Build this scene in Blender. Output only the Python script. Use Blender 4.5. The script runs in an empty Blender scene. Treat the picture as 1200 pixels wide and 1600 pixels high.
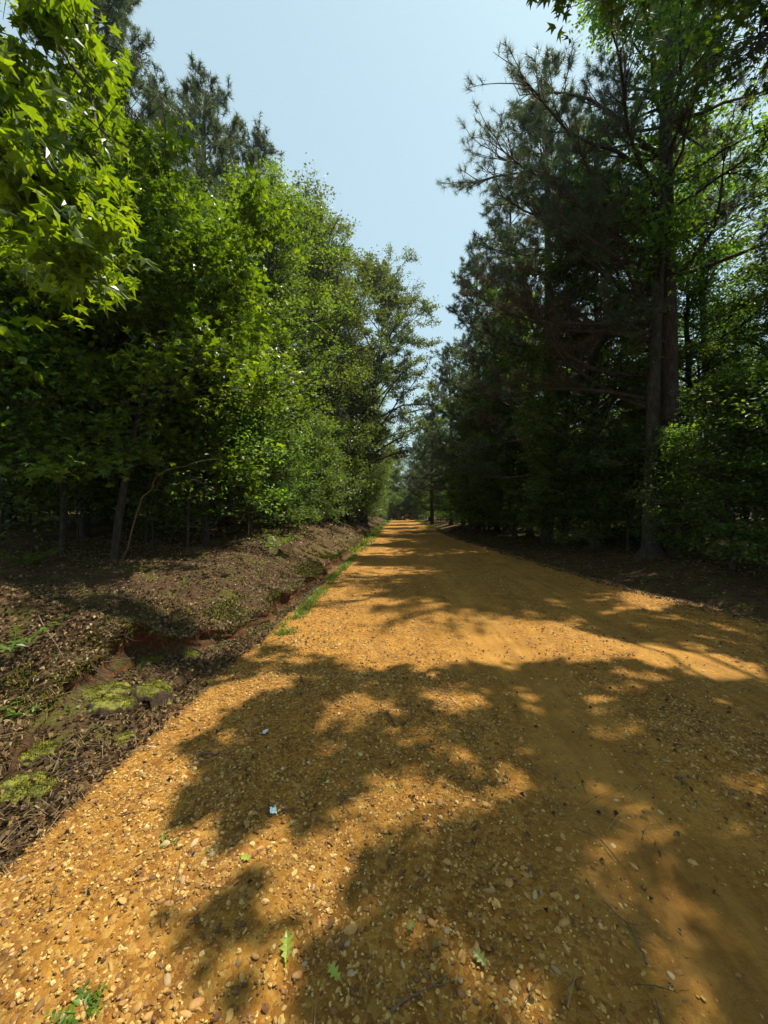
import bpy, math, random
import numpy as np
from mathutils import Vector
PI = math.pi
rad = math.radians
S = bpy.context.scene
C = S.collection
random.seed(7)

# ------------------------------------------------------------------ camera, sky, sun, exposure
F = 603.0
YAW = math.atan(25 / F)
CAM = np.array([0.0, 0.0, 1.5])
cam_data = bpy.data.cameras.new('camera')
cam_data.sensor_fit = 'VERTICAL'
cam_data.sensor_height = 36
cam_data.lens = 36 * F / 1600
cam_data.clip_start = 0.02
cam_data.clip_end = 2000
cam = bpy.data.objects.new('camera', cam_data)
C.objects.link(cam)
cam.location = CAM
cam.rotation_euler = (rad(90), 0, YAW)
S.camera = cam

SUN_AZ, SUN_EL = rad(57), rad(67)          # azimuth from +Y towards +X
SUN = np.array([math.sin(SUN_AZ) * math.cos(SUN_EL), math.cos(SUN_AZ) * math.cos(SUN_EL), math.sin(SUN_EL)])
world = bpy.data.worlds.new('World')
S.world = world
world.use_nodes = True
nt = world.node_tree
nt.nodes.clear()
sky = nt.nodes.new('ShaderNodeTexSky')
sky.sky_type = 'NISHITA'
sky.sun_disc = False
sky.sun_elevation = SUN_EL
sky.sun_rotation = SUN_AZ
sky.altitude = 100
sky.air_density = 1.6
sky.dust_density = 2.0
sky.ozone_density = 3.0
bg = nt.nodes.new('ShaderNodeBackground')
bg.inputs['Strength'].default_value = 0.064
wo = nt.nodes.new('ShaderNodeOutputWorld')
tint = nt.nodes.new('ShaderNodeMix'); tint.data_type = 'RGBA'; tint.blend_type = 'MULTIPLY'
tint.inputs[0].default_value = 1.0; tint.inputs[7].default_value = (0.80, 1.04, 0.98, 1)
haze_mix = nt.nodes.new('ShaderNodeMix'); haze_mix.data_type = 'RGBA'
haze_mix.inputs[0].default_value = 0.5; haze_mix.inputs[7].default_value = (7.4, 9.3, 9.9, 1)   # even pale summer haze
nt.links.new(sky.outputs[0], tint.inputs[6]); nt.links.new(tint.outputs[2], haze_mix.inputs[6])
nt.links.new(haze_mix.outputs[2], bg.inputs[0])
nt.links.new(bg.outputs[0], wo.inputs[0])
sl = bpy.data.lights.new('sun', 'SUN')
sl.energy = 5.0
sl.angle = rad(0.53)
sl.color = (1.0, 0.94, 0.82)
so = bpy.data.objects.new('sun', sl)
C.objects.link(so)
so.rotation_euler = Vector(tuple(-SUN)).to_track_quat('-Z', 'Y').to_euler()
so.location = (20, 30, 60)
S.view_settings.view_transform = 'Standard'
S.view_settings.look = 'None'
S.view_settings.exposure = 0.85
S.view_settings.gamma = 1
S.view_settings.use_curve_mapping = False
cy = S.cycles
cy.max_bounces = 5
cy.diffuse_bounces = 3
cy.glossy_bounces = 2
cy.transmission_bounces = 3
cy.transparent_max_bounces = 4
cy.sample_clamp_indirect = 4
cy.use_denoising = True
cy.use_adaptive_sampling = True
cy.adaptive_threshold = 0.02

# ------------------------------------------------------------------ helpers
def proj(p):
    """world points (n,3) -> photo pixels (1200x1600) and depth"""
    p = np.atleast_2d(p) - CAM
    c, s = math.cos(YAW), math.sin(YAW)
    right = p[:, 0] * c + p[:, 1] * s
    fwd = -p[:, 0] * s + p[:, 1] * c
    f = np.where(fwd > 0.05, fwd, 0.05)
    return 600 + F * right / f, 800 - F * p[:, 2] / f, fwd

def unproj(px, py, depth):
    """photo pixel at a given forward depth -> world point"""
    c, s = math.cos(YAW), math.sin(YAW)
    r = (px - 600) / F * depth
    return np.array([r * c - depth * s, r * s + depth * c, 1.5 + (800 - py) / F * depth])

def hash2(ix, iy, seed):
    n = (ix.astype(np.int64) * 374761393 + iy.astype(np.int64) * 668265263 + seed * 1442695041) & 0xffffffff
    n = ((n ^ (n >> 13)) * 1274126177) & 0xffffffff
    return ((n ^ (n >> 16)) & 0xffff) / 65535.0

def vnoise(x, y, seed=0):
    x = np.asarray(x, float); y = np.asarray(y, float)
    ix, iy = np.floor(x), np.floor(y)
    fx, fy = x - ix, y - iy
    fx = fx * fx * (3 - 2 * fx); fy = fy * fy * (3 - 2 * fy)
    a = hash2(ix, iy, seed); b = hash2(ix + 1, iy, seed)
    c = hash2(ix, iy + 1, seed); d = hash2(ix + 1, iy + 1, seed)
    return (a + (b - a) * fx + (c - a) * fy + (a - b - c + d) * fx * fy) * 2 - 1

def fbm(x, y, seed=0, octv=4):
    t = 0; a = 1; s = 0
    for k in range(octv):
        t = t + a * vnoise(np.asarray(x) * 2 ** k, np.asarray(y) * 2 ** k, seed + k)
        s += a; a *= 0.5
    return t / s

def sstep(a, b, x):
    t = np.clip((np.asarray(x, float) - a) / (b - a), 0, 1)
    return t * t * (3 - 2 * t)

class Geo:
    """collects polygons of any size and links them as ONE mesh object"""
    def __init__(self):
        self.v = []; self.l = []; self.s = []; self.n = 0; self.m = []
    def add(self, verts, faces, mi=0):
        """verts (n,3); faces (f,k)"""
        verts = np.asarray(verts, float).reshape(-1, 3)
        faces = np.asarray(faces, np.int64)
        self.v.append(verts)
        self.l.append((faces + self.n).ravel())
        self.s.append(np.full(len(faces), faces.shape[1], np.int64))
        self.m.append(np.full(len(faces), mi, np.int64))
        self.n += len(verts)
    def stamp(self, tv, tf, M, off, mi=0):
        """template verts (k,3), faces (f,c), matrices (n,3,3) whose rows are axes, offsets (n,3)"""
        n, k = len(off), len(tv)
        if n == 0: return
        V = np.einsum('kj,njc->nkc', tv, M) + off[:, None, :]
        Fc = (tf[None] + (np.arange(n) * k)[:, None, None]).reshape(-1, tf.shape[1])
        self.add(V.reshape(-1, 3), Fc, mi)
    def tube(self, pts, radii, n=6, mi=0, cap=True):
        pts = np.asarray(pts, float); radii = np.asarray(radii, float)
        k = len(pts)
        t = np.gradient(pts, axis=0)
        t /= np.linalg.norm(t, axis=1)[:, None] + 1e-9
        up = np.array([0.0, 0, 1]) if abs(t[0, 2]) < 0.8 else np.array([1.0, 0, 0])
        a = np.cross(t, up); a /= np.linalg.norm(a, axis=1)[:, None] + 1e-9
        b = np.cross(t, a)
        th = np.arange(n) * 2 * PI / n
        ring = pts[:, None] + radii[:, None, None] * (np.cos(th)[None, :, None] * a[:, None] + np.sin(th)[None, :, None] * b[:, None])
        V = ring.reshape(-1, 3)
        i = np.arange(k - 1)[:, None] * n; j = np.arange(n)[None]; j2 = (j + 1) % n
        Fc = np.stack([i + j, i + j2, i + n + j2, i + n + j], -1).reshape(-1, 4)
        self.add(V, Fc, mi)
    def segs(self, p0, p1, r0, r1, mi=0):
        """many 3-sided straight twigs at once"""
        n = len(p0)
        if n == 0: return
        t = p1 - p0; t = t / (np.linalg.norm(t, axis=1)[:, None] + 1e-9)
        up = np.where(np.abs(t[:, 2:3]) < 0.8, np.array([[0.0, 0, 1]]), np.array([[1.0, 0, 0]]))
        a = np.cross(t, up); a /= np.linalg.norm(a, axis=1)[:, None] + 1e-9
        b = np.cross(t, a)
        V = []
        for (p, r) in ((p0, r0), (p1, r1)):
            for q in range(3):
                th = q * 2 * PI / 3
                V.append(p + np.reshape(r, (-1, 1)) * (math.cos(th) * a + math.sin(th) * b))
        V = np.stack(V, 1).reshape(-1, 3)
        tf = np.array([[0, 1, 4, 3], [1, 2, 5, 4], [2, 0, 3, 5]])
        Fc = (tf[None] + (np.arange(n) * 6)[:, None, None]).reshape(-1, 4)
        self.add(V, Fc, mi)
    def tris(self):
        return sum(int((s - 2).sum()) for s in self.s)
    def mesh(self, name, mats, smooth=True):
        me = bpy.data.meshes.new(name)
        V = np.concatenate(self.v); L = np.concatenate(self.l); Z = np.concatenate(self.s)
        me.vertices.add(len(V)); me.vertices.foreach_set('co', V.ravel().astype(np.float32))
        me.loops.add(len(L)); me.loops.foreach_set('vertex_index', L.astype(np.int32))
        me.polygons.add(len(Z))
        st = np.concatenate([[0], np.cumsum(Z)[:-1]])
        me.polygons.foreach_set('loop_start', st.astype(np.int32))
        me.polygons.foreach_set('material_index', np.concatenate(self.m).astype(np.int32))
        me.polygons.foreach_set('use_smooth', np.full(len(Z), bool(smooth)))
        me.update(calc_edges=True)
        for m in (mats if isinstance(mats, (list, tuple)) else [mats]):
            me.materials.append(m)
        return me
    def build(self, name, mats, parent=None, smooth=True):
        return link(name, self.mesh(name, mats, smooth), parent)

def link(name, data, parent=None, loc=None):
    o = bpy.data.objects.new(name, data)
    C.objects.link(o)
    if parent: o.parent = parent
    if loc is not None: o.location = loc
    return o

def tag(o, label=None, cat=None, group=None, kind=None):
    if label: o['label'] = label
    if cat: o['category'] = cat
    if group: o['group'] = group
    if kind: o['kind'] = kind
    return o

def copy_tree(o, parent=None):
    c = o.copy(); C.objects.link(c)
    if parent: c.parent = parent
    for ch in list(KIDS.get(o.name, [])):
        copy_tree(ch, c)
    return c
KIDS = {}

def frames(normal, direction):
    """rows: x = side, y = direction made perpendicular, z = normal"""
    z = normal / (np.linalg.norm(normal, axis=1)[:, None] + 1e-9)
    y = direction - (direction * z).sum(1)[:, None] * z
    y /= np.linalg.norm(y, axis=1)[:, None] + 1e-9
    x = np.cross(y, z)
    return np.stack([x, y, z], 1)

# ------------------------------------------------------------------ materials
def newmat(name):
    m = bpy.data.materials.new(name); m.use_nodes = True
    t = m.node_tree; t.nodes.clear()
    out = t.nodes.new('ShaderNodeOutputMaterial')
    return m, t, out

def N(t, typ, **kw):
    n = t.nodes.new(typ)
    for k, v in kw.items(): setattr(n, k, v)
    return n

def ramp(t, stops, fac=None, interp='LINEAR'):
    r = N(t, 'ShaderNodeValToRGB'); r.color_ramp.interpolation = interp
    e = r.color_ramp.elements
    e[0].position, e[0].color = stops[0][0], (*stops[0][1], 1)
    e[1].position, e[1].color = stops[-1][0], (*stops[-1][1], 1)
    for p, c in stops[1:-1]:
        q = e.new(p); q.color = (*c, 1)
    if fac is not None: t.links.new(fac, r.inputs[0])
    return r.outputs[0]

def noise(t, scale, detail=4, rough=0.55, vec=None, dist=0):
    n = N(t, 'ShaderNodeTexNoise'); n.inputs['Scale'].default_value = scale
    n.inputs['Detail'].default_value = detail; n.inputs['Roughness'].default_value = rough
    n.inputs['Distortion'].default_value = dist
    if vec is not None: t.links.new(vec, n.inputs['Vector'])
    return n.outputs['Fac']

def mix(t, fac, a, b, mode='MIX'):
    m = N(t, 'ShaderNodeMix', data_type='RGBA', blend_type=mode)
    for s, v in ((m.inputs[0], fac), (m.inputs[6], a), (m.inputs[7], b)):
        if isinstance(v, (int, float)): s.default_value = v
        elif isinstance(v, tuple): s.default_value = (*v, 1)
        else: t.links.new(v, s)
    return m.outputs[2]

def math_n(t, op, a, b=None):
    m = N(t, 'ShaderNodeMath', operation=op)
    for s, v in ((m.inputs[0], a), (m.inputs[1], b)):
        if v is None: continue
        if isinstance(v, (int, float)): s.default_value = v
        else: t.links.new(v, s)
    return m.outputs[0]

def leaf_mat(name, cols, trans=0.5, tcol=(1.35, 1.25, 0.45), rough=0.42, spec=0.5):
    m, t, out = newmat(name)
    g = N(t, 'ShaderNodeNewGeometry')
    oi = N(t, 'ShaderNodeObjectInfo')
    rr = math_n(t, 'ADD', math_n(t, 'MULTIPLY', g.outputs['Random Per Island'], 0.75), math_n(t, 'MULTIPLY', oi.outputs['Random'], 0.25))
    k = len(cols)
    col = ramp(t, [(i / (k - 1), c) for i, c in enumerate(cols)], rr)
    p = N(t, 'ShaderNodeBsdfPrincipled')
    t.links.new(col, p.inputs['Base Color'])
    p.inputs['Roughness'].default_value = rough
    p.inputs['Specular IOR Level'].default_value = spec
    tr = N(t, 'ShaderNodeBsdfTranslucent')
    t.links.new(mix(t, 1.0, col, tcol, 'MULTIPLY'), tr.inputs['Color'])
    ms = N(t, 'ShaderNodeMixShader'); ms.inputs[0].default_value = trans
    t.links.new(p.outputs[0], ms.inputs[1]); t.links.new(tr.outputs[0], ms.inputs[2])
    t.links.new(ms.outputs[0], out.inputs[0])
    return m

def simple_mat(name, stops, scale=8, rough=0.85, bump=0.3, bscale=40, stretch=None, spec=0.2, island=0.0):
    m, t, out = newmat(name)
    tc = N(t, 'ShaderNodeTexCoord')
    vec = tc.outputs['Object']
    if stretch:
        mp = N(t, 'ShaderNodeMapping'); mp.inputs['Scale'].default_value = stretch
        t.links.new(vec, mp.inputs['Vector']); vec = mp.outputs[0]
    f = noise(t, scale, 6, 0.65, vec)
    if island:
        g = N(t, 'ShaderNodeNewGeometry')
        f = math_n(t, 'ADD', math_n(t, 'MULTIPLY', f, 1 - island), math_n(t, 'MULTIPLY', g.outputs['Random Per Island'], island))
    col = ramp(t, stops, f)
    p = N(t, 'ShaderNodeBsdfPrincipled')
    t.links.new(col, p.inputs['Base Color'])
    p.inputs['Roughness'].default_value = rough
    p.inputs['Specular IOR Level'].default_value = spec
    if bump:
        b = N(t, 'ShaderNodeBump'); b.inputs['Strength'].default_value = bump
        b.inputs['Distance'].default_value = 0.01
        t.links.new(noise(t, bscale, 5, 0.7, vec), b.inputs['Height'])
        t.links.new(b.outputs[0], p.inputs['Normal'])
    t.links.new(p.outputs[0], out.inputs[0])
    return m

M = {}
M['gum'] = leaf_mat('sweetgum_leaf', [(0.04, 0.08, 0.008), (0.085, 0.15, 0.012), (0.16, 0.235, 0.018)], 0.5, (2.0, 1.75, 0.45), 0.36)
M['gum_near'] = leaf_mat('hanging_sweetgum_leaf', [(0.04, 0.075, 0.008), (0.095, 0.155, 0.010), (0.20, 0.26, 0.016)], 0.6, (2.0, 1.8, 0.42), 0.36)
M['gum2'] = leaf_mat('roadside_leaf', [(0.036, 0.072, 0.011), (0.075, 0.135, 0.015), (0.14, 0.20, 0.026)], 0.5, (1.6, 1.4, 0.45))
M['broad'] = leaf_mat('broad_leaf', [(0.036, 0.070, 0.015), (0.070, 0.120, 0.020), (0.13, 0.18, 0.032)], 0.56, (1.9, 1.8, 0.55))
M['oak'] = leaf_mat('oak_leaf', [(0.05, 0.082, 0.018), (0.10, 0.14, 0.026), (0.18, 0.21, 0.045)], 0.48, (1.3, 1.2, 0.5))
M['dark'] = leaf_mat('deep_green_leaf', [(0.032, 0.075, 0.012), (0.065, 0.13, 0.018), (0.12, 0.20, 0.026)], 0.6, (2.2, 2.1, 0.7))  # a deeper green leaf hue of its own
M['needle'] = leaf_mat('pine_needle', [(0.05, 0.08, 0.04), (0.08, 0.115, 0.052), (0.12, 0.15, 0.065)], 0.35, (1.1, 1.1, 0.6), 0.5)
M['needle_dry'] = leaf_mat('dry_pine_needle', [(0.07, 0.045, 0.025), (0.12, 0.072, 0.04), (0.17, 0.105, 0.06)], 0.3, (1, 1, .8), 0.7, 0.2)
M['grass'] = leaf_mat('grass_blade', [(0.06, 0.12, 0.01), (0.11, 0.19, 0.015), (0.2, 0.24, 0.04)], 0.45, (1.3, 1.2, .4))
M['litter'] = leaf_mat('dead_leaf', [(0.022, 0.013, 0.006), (0.06, 0.034, 0.013), (0.13, 0.078, 0.03), (0.27, 0.18, 0.075), (0.6, 0.48, 0.30)], 0.15, (1, .8, .5), 0.6, 0.35)  # brown to pale dead leaves; the palest tone also paints in glints
M['bark'] = simple_mat('bark', [(0.25, (0.018, 0.013, 0.009)), (0.5, (0.05, 0.038, 0.027)), (0.75, (0.105, 0.085, 0.065))], 6, 0.9, 0.8, 14, (3, 3, 0.7))
M['pinebark'] = simple_mat('pine_bark', [(0.25, (0.022, 0.015, 0.011)), (0.5, (0.065, 0.043, 0.032)), (0.75, (0.12, 0.085, 0.065))], 7, 0.9, 1.0, 12, (3, 3, 0.6))
M['twig'] = simple_mat('dead_twig', [(0.3, (0.05, 0.03, 0.017)), (0.7, (0.18, 0.12, 0.075))], 20, 0.85, 0.2, 60)
M['pebble'] = simple_mat('pebble', [(0.15, (0.10, 0.045, 0.014)), (0.38, (0.23, 0.108, 0.022)), (0.58, (0.34, 0.185, 0.04)), (0.76, (0.42, 0.26, 0.07)), (0.88, (0.50, 0.37, 0.14)), (0.95, (0.3, 0.23, 0.14))], 30, 0.62, 0.15, 90, None, 0.35, 0.72)
M['moss'] = simple_mat('moss', [(0.3, (0.035, 0.045, 0.006)), (0.5, (0.11, 0.11, 0.010)), (0.72, (0.25, 0.225, 0.02))], 14, 0.95, 1.0, 110, None, 0.1, 0.5)
M['clay'] = simple_mat('red_clay', [(0.3, (0.10, 0.028, 0.010)), (0.55, (0.22, 0.065, 0.02)), (0.8, (0.33, 0.12, 0.035))], 9, 0.95, 0.9, 30)
def mossy_soil():
    m, t, out = newmat('mossy_soil')
    tc = N(t, 'ShaderNodeTexCoord'); ge = N(t, 'ShaderNodeNewGeometry')
    sn = N(t, 'ShaderNodeSeparateXYZ'); t.links.new(ge.outputs['Normal'], sn.inputs[0])
    v = tc.outputs['Object']
    a = ramp(t, [(0.3, (0.02, 0.011, 0.007)), (0.7, (0.09, 0.042, 0.02))], noise(t, 25, 6, 0.7, v))
    b = ramp(t, [(0.38, (0.06, 0.05, 0.015)), (0.5, (0.14, 0.135, 0.012)), (0.7, (0.26, 0.24, 0.02))], noise(t, 16, 6, 0.7, v))
    f = ramp(t, [(0.5, (0, 0, 0)), (0.75, (1, 1, 1))], math_n(t, 'ADD', sn.outputs[2], math_n(t, 'MULTIPLY', math_n(t, 'SUBTRACT', noise(t, 12, 3, 0.6, v), 0.5), 0.8)))
    p = N(t, 'ShaderNodeBsdfPrincipled'); t.links.new(mix(t, f, a, b), p.inputs['Base Color']); p.inputs['Roughness'].default_value = 0.95
    bp = N(t, 'ShaderNodeBump'); bp.inputs['Strength'].default_value = 1; bp.inputs['Distance'].default_value = 0.012
    t.links.new(noise(t, 60, 5, 0.75, v), bp.inputs['Height']); t.links.new(bp.outputs[0], p.inputs['Normal'])
    t.links.new(p.outputs[0], out.inputs[0]); return m
M['mossy_soil'] = mossy_soil()
M['paper'] = simple_mat('litter_paper', [(0.3, (0.55, 0.55, 0.52)), (0.7, (0.75, 0.76, 0.74))], 9, 0.7, 0.3, 30)
M['plastic'] = simple_mat('clear_blue_plastic', [(0.3, (0.35, 0.55, 0.6)), (0.7, (0.75, 0.85, 0.85))], 40, 0.25, 0.3, 60, None, 0.6)

# ------------------------------------------------------------------ terrain shape
PL = lambda ys, xs: (lambda y: np.interp(y, ys, xs))
_xl = PL([-5, 0, 2, 5, 8, 20, 45, 70, 90], [-1.9, -1.75, -1.62, -1.62, -1.6, -1.7, -1.9, -2.0, -3.5])
_xs = PL([-5, 0, 1.9, 2.5, 3.1, 3.7, 4.1, 4.6, 6, 8, 12, 20, 40, 70, 90], [-2.3, -2.1, -2.03, -2.45, -2.58, -2.6, -2.2, -1.96, -1.86, -1.83, -1.95, -2.05, -2.3, -2.4, -4.0])
_hs = PL([-5, 0, 1.6, 2.2, 2.5, 3.1, 3.5, 4.1, 4.9, 5.6, 6.5, 9, 12, 30, 70], [.04, .05, .12, .10, .06, .26, .34, .30, .32, .22, .12, .13, .12, .12, .1])
_xr = PL([-5, 0, 5, 10, 20, 40, 70, 90], [5.6, 5.3, 4.9, 4.1, 3.35, 2.9, 2.8, 1.4])
def XL(y): return _xl(y) + 0.06 * fbm(np.asarray(y) * 0.9, 0 * np.asarray(y) + 3, 5, 3)
def XS(y): return _xs(y) + 0.13 * fbm(np.asarray(y) * 2.2, 0 * np.asarray(y) + 9, 6, 3) + 0.05 * vnoise(np.asarray(y) * 9, 0 * np.asarray(y), 8)
def HS(y): return _hs(y) * np.clip(1 + 0.9 * fbm(np.asarray(y) * 1.9, 0 * np.asarray(y) + 1, 16, 3), .25, 1.3)
def XR(y): return _xr(y) + 0.10 * fbm(np.asarray(y) * 0.8, 0 * np.asarray(y) + 7, 25, 3)
def drop(y):
    y = np.asarray(y, float)
    return -np.where(y > 66, ((np.minimum(y, 100) - 66) ** 2) / 260.0, 0) + 22 * sstep(104, 240, y)
def road_z(x, y):
    x = np.asarray(x, float); y = np.asarray(y, float)
    z = 0.03 * np.cos((x - 1.5) / 3.3 * PI / 2)
    tr = lambda c, w: np.exp(-((x - c - 0.12 * fbm(y * 0.3, 0 * y, 31, 2)) / w) ** 2)
    z = z - 0.035 * tr(1.15, .42) - 0.03 * tr(2.9, .38) + 0.012 * tr(1.95, .25) - 0.012 * tr(-0.25, .3)
    z = z + 0.012 * fbm(x * 2, y * 1.2, 32, 3)
    near = sstep(14, 4, y)
    rough = 1 - 0.75 * np.clip(tr(1.15, .5) + tr(2.9, .45), 0, 1)
    z = z + near * rough * (0.014 * fbm(x * 14, y * 14, 33, 3) + 0.007 * vnoise(x * 45, y * 45, 36))
    # grader windrow on the left half, coarse crumbs
    z = z + 0.02 * np.exp(-((x + 1.15) / 0.25) ** 2) * (1 + 0.8 * fbm(x * 3, y * 3, 34, 3))
    z = z + 0.05 * np.exp(-((x - XR(y) + 0.3) / 0.28) ** 2) * (1 + .8 * fbm(x * 2, y * 2, 35, 3))
    return z + drop(y)
def lump(x, y):
    return 0.035 * fbm(x * 1.6, y * 1.6, 41, 4) + 0.012 * fbm(x * 9, y * 9, 42, 3)
def left_z(x, y):
    """ground left of the road edge, the scarp as a step"""
    xl, xs = XL(y), XS(y)
    d = xs - x
    base = -0.05 * sstep(0, 0.15, xl - x) * sstep(3.5, 5, y) - 0.02 * sstep(0, .2, xl - x)
    top = HS(y) + 0.34 * sstep(0, 1.5, d) + 0.06 * fbm(x * 1.3, y * 1.1, 43, 3) + 0.07 * np.clip(d - .8, 0, 6) + 0.3 * sstep(6, 12, y) * sstep(0.2, 2.2, d) + 0.6 * sstep(6, 30, d) * 0.3
    st = sstep(0.0, 0.05, d)
    tier = 0.06 * sstep(.25, .3, xl - x + .05 * fbm(x * 6, y * 6, 77, 2)) * sstep(2.2, 2.6, y) * sstep(3.9, 3.5, y)
    return base * (1 - st) + top * st + tier * (1 - st) + lump(x, y) * (0.4 + 0.9 * st) + drop(y)
def right_z(x, y):
    d = x - XR(y)
    z = -0.13 * np.exp(-((d - 0.55) / 0.25) ** 2) + 0.26 * sstep(0.7, 2.4, d) + 0.03 * np.clip(d - 2, 0, 25)
    return z + lump(x, y) * sstep(0, .5, d) * 1.2 + drop(y) + 0.01
def ground_z(x, y):
    x = np.asarray(x, float); y = np.asarray(y, float)
    return np.where(x < XL(y), left_z(x, y), np.where(x > XR(y), right_z(x, y), road_z(x, y)))

def grid_faces(nr, nc):
    i = np.arange(nr - 1)[:, None] * nc; j = np.arange(nc - 1)[None]
    return np.stack([i + j, i + j + 1, i + nc + j + 1, i + nc + j], -1).reshape(-1, 4)

YS = np.concatenate([np.arange(-6, 0.6, 0.25), np.arange(0.6, 5, 0.035), np.arange(5, 10, 0.06), np.arange(10, 24, 0.2), np.arange(24, 72, 0.8), np.arange(72, 130, 3), [150, 200, 300]])
# road
def road_material():
    m, t, out = newmat('orange_gravel_clay')
    tc = N(t, 'ShaderNodeTexCoord'); vec = tc.outputs['Object']
    sep = N(t, 'ShaderNodeSeparateXYZ'); t.links.new(vec, sep.inputs[0])
    big = noise(t, 0.7, 4, 0.6, vec)
    xw = math_n(t, 'ADD', sep.outputs[0], math_n(t, 'MULTIPLY', math_n(t, 'SUBTRACT', big, 0.5), 0.9))
    # tracks: smooth packed bands
    def band(c, w):
        a = math_n(t, 'DIVIDE', math_n(t, 'SUBTRACT', xw, c), w)
        return math_n(t, 'POWER', 2.718, math_n(t, 'MULTIPLY', math_n(t, 'MULTIPLY', a, a), -1.0))
    tracks = math_n(t, 'MINIMUM', math_n(t, 'ADD', math_n(t, 'ADD', band(1.15, .5), band(2.9, .55)), math_n(t, 'MULTIPLY', band(-0.25, .3), 0.35)), 1.0)
    col = ramp(t, [(0.30, (0.10, 0.040, 0.006)), (0.46, (0.25, 0.100, 0.011)), (0.60, (0.365, 0.160, 0.018)), (0.74, (0.45, 0.230, 0.034))], noise(t, 5, 7, 0.7, vec))
    packed = ramp(t, [(0.3, (0.26, 0.125, 0.021)), (0.7, (0.42, 0.218, 0.042))], noise(t, 2.2, 5, 0.6, vec))
    col = mix(t, tracks, col, packed)
    mp = N(t, 'ShaderNodeMapping'); mp.inputs['Scale'].default_value = (3.2, 0.35, 1); t.links.new(vec, mp.inputs['Vector'])
    streak = noise(t, 1.5, 6, 0.7, mp.outputs[0])
    col = mix(t, ramp(t, [(0.45, (0, 0, 0)), (0.62, (0.75, 0.75, 0.75))], streak), col, mix(t, 1.0, col, (0.62, 0.52, 0.45), 'MULTIPLY'))
    dark = ramp(t, [(0.5, (0, 0, 0)), (0.68, (1, 1, 1))], noise(t, 1.6, 5, 0.7, vec))
    col = mix(t, math_n(t, 'MULTIPLY', dark, 0.4), col, (0.17, 0.095, 0.04))
    # crumbs and small grit seen as colour
    vo = N(t, 'ShaderNodeTexVoronoi'); vo.inputs['Scale'].default_value = 55; t.links.new(vec, vo.inputs['Vector'])
    sp = N(t, 'ShaderNodeSeparateColor'); t.links.new(vo.outputs['Color'], sp.inputs[0])
    grit = ramp(t, [(0.0, (0.09, 0.042, 0.011)), (0.5, (0.32, 0.155, 0.025)), (1.0, (0.50, 0.33, 0.09))], sp.outputs[0])
    gf = math_n(t, 'MULTIPLY', math_n(t, 'SUBTRACT', 1.0, math_n(t, 'MULTIPLY', tracks, 0.85)), 0.42)
    col = mix(t, gf, col, grit)
    p = N(t, 'ShaderNodeBsdfPrincipled'); t.links.new(col, p.inputs['Base Color'])
    p.inputs['Roughness'].default_value = 0.9; p.inputs['Specular IOR Level'].default_value = 0.18
    b = N(t, 'ShaderNodeBump'); b.inputs['Strength'].default_value = 1.0; b.inputs['Distance'].default_value = 0.018
    h = math_n(t, 'ADD', math_n(t, 'MULTIPLY', noise(t, 60, 5, 0.75, vec), 0.8), math_n(t, 'MULTIPLY', math_n(t, 'SUBTRACT', 0.6, vo.outputs['Distance']), gf))
    h = math_n(t, 'ADD', h, math_n(t, 'MULTIPLY', noise(t, 9, 4, 0.6, vec), 1.4))
    off = math_n(t, 'ABSOLUTE', math_n(t, 'SUBTRACT', xw, 2.85))
    wv = math_n(t, 'SINE', math_n(t, 'MULTIPLY', math_n(t, 'ADD', sep.outputs[1], math_n(t, 'MULTIPLY', off, 0.7)), 95.0))
    tm = math_n(t, 'MULTIPLY', band(2.85, .16), ramp(t, [(0.4, (0, 0, 0)), (0.55, (1, 1, 1))], noise(t, 1.1, 3, 0.5, vec)))
    h = math_n(t, 'ADD', h, math_n(t, 'MULTIPLY', math_n(t, 'MULTIPLY', wv, tm), 0.3))
    t.links.new(h, b.inputs['Height']); t.links.new(b.outputs[0], p.inputs['Normal'])
    t.links.new(p.outputs[0], out.inputs[0])
    return m
M['road'] = road_material()
Yr = YS[YS < 118]
nu = 180
U = np.linspace(0, 1, nu)
Xg = (XL(Yr)[:, None] - 0.02) * (1 - U) + (XR(Yr)[:, None] + 0.02) * U
Yg = np.repeat(Yr[:, None], nu, 1)
Zg = road_z(Xg, Yg)
Zg[:, 0] -= 0.12; Zg[:, -1] -= 0.12
g = Geo(); g.add(np.stack([Xg, Yg, Zg], -1), grid_faces(len(Yr), nu))
road = tag(g.build('road', M['road']), 'orange clay and gravel track running straight between the two woods', None, None, 'structure')

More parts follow.
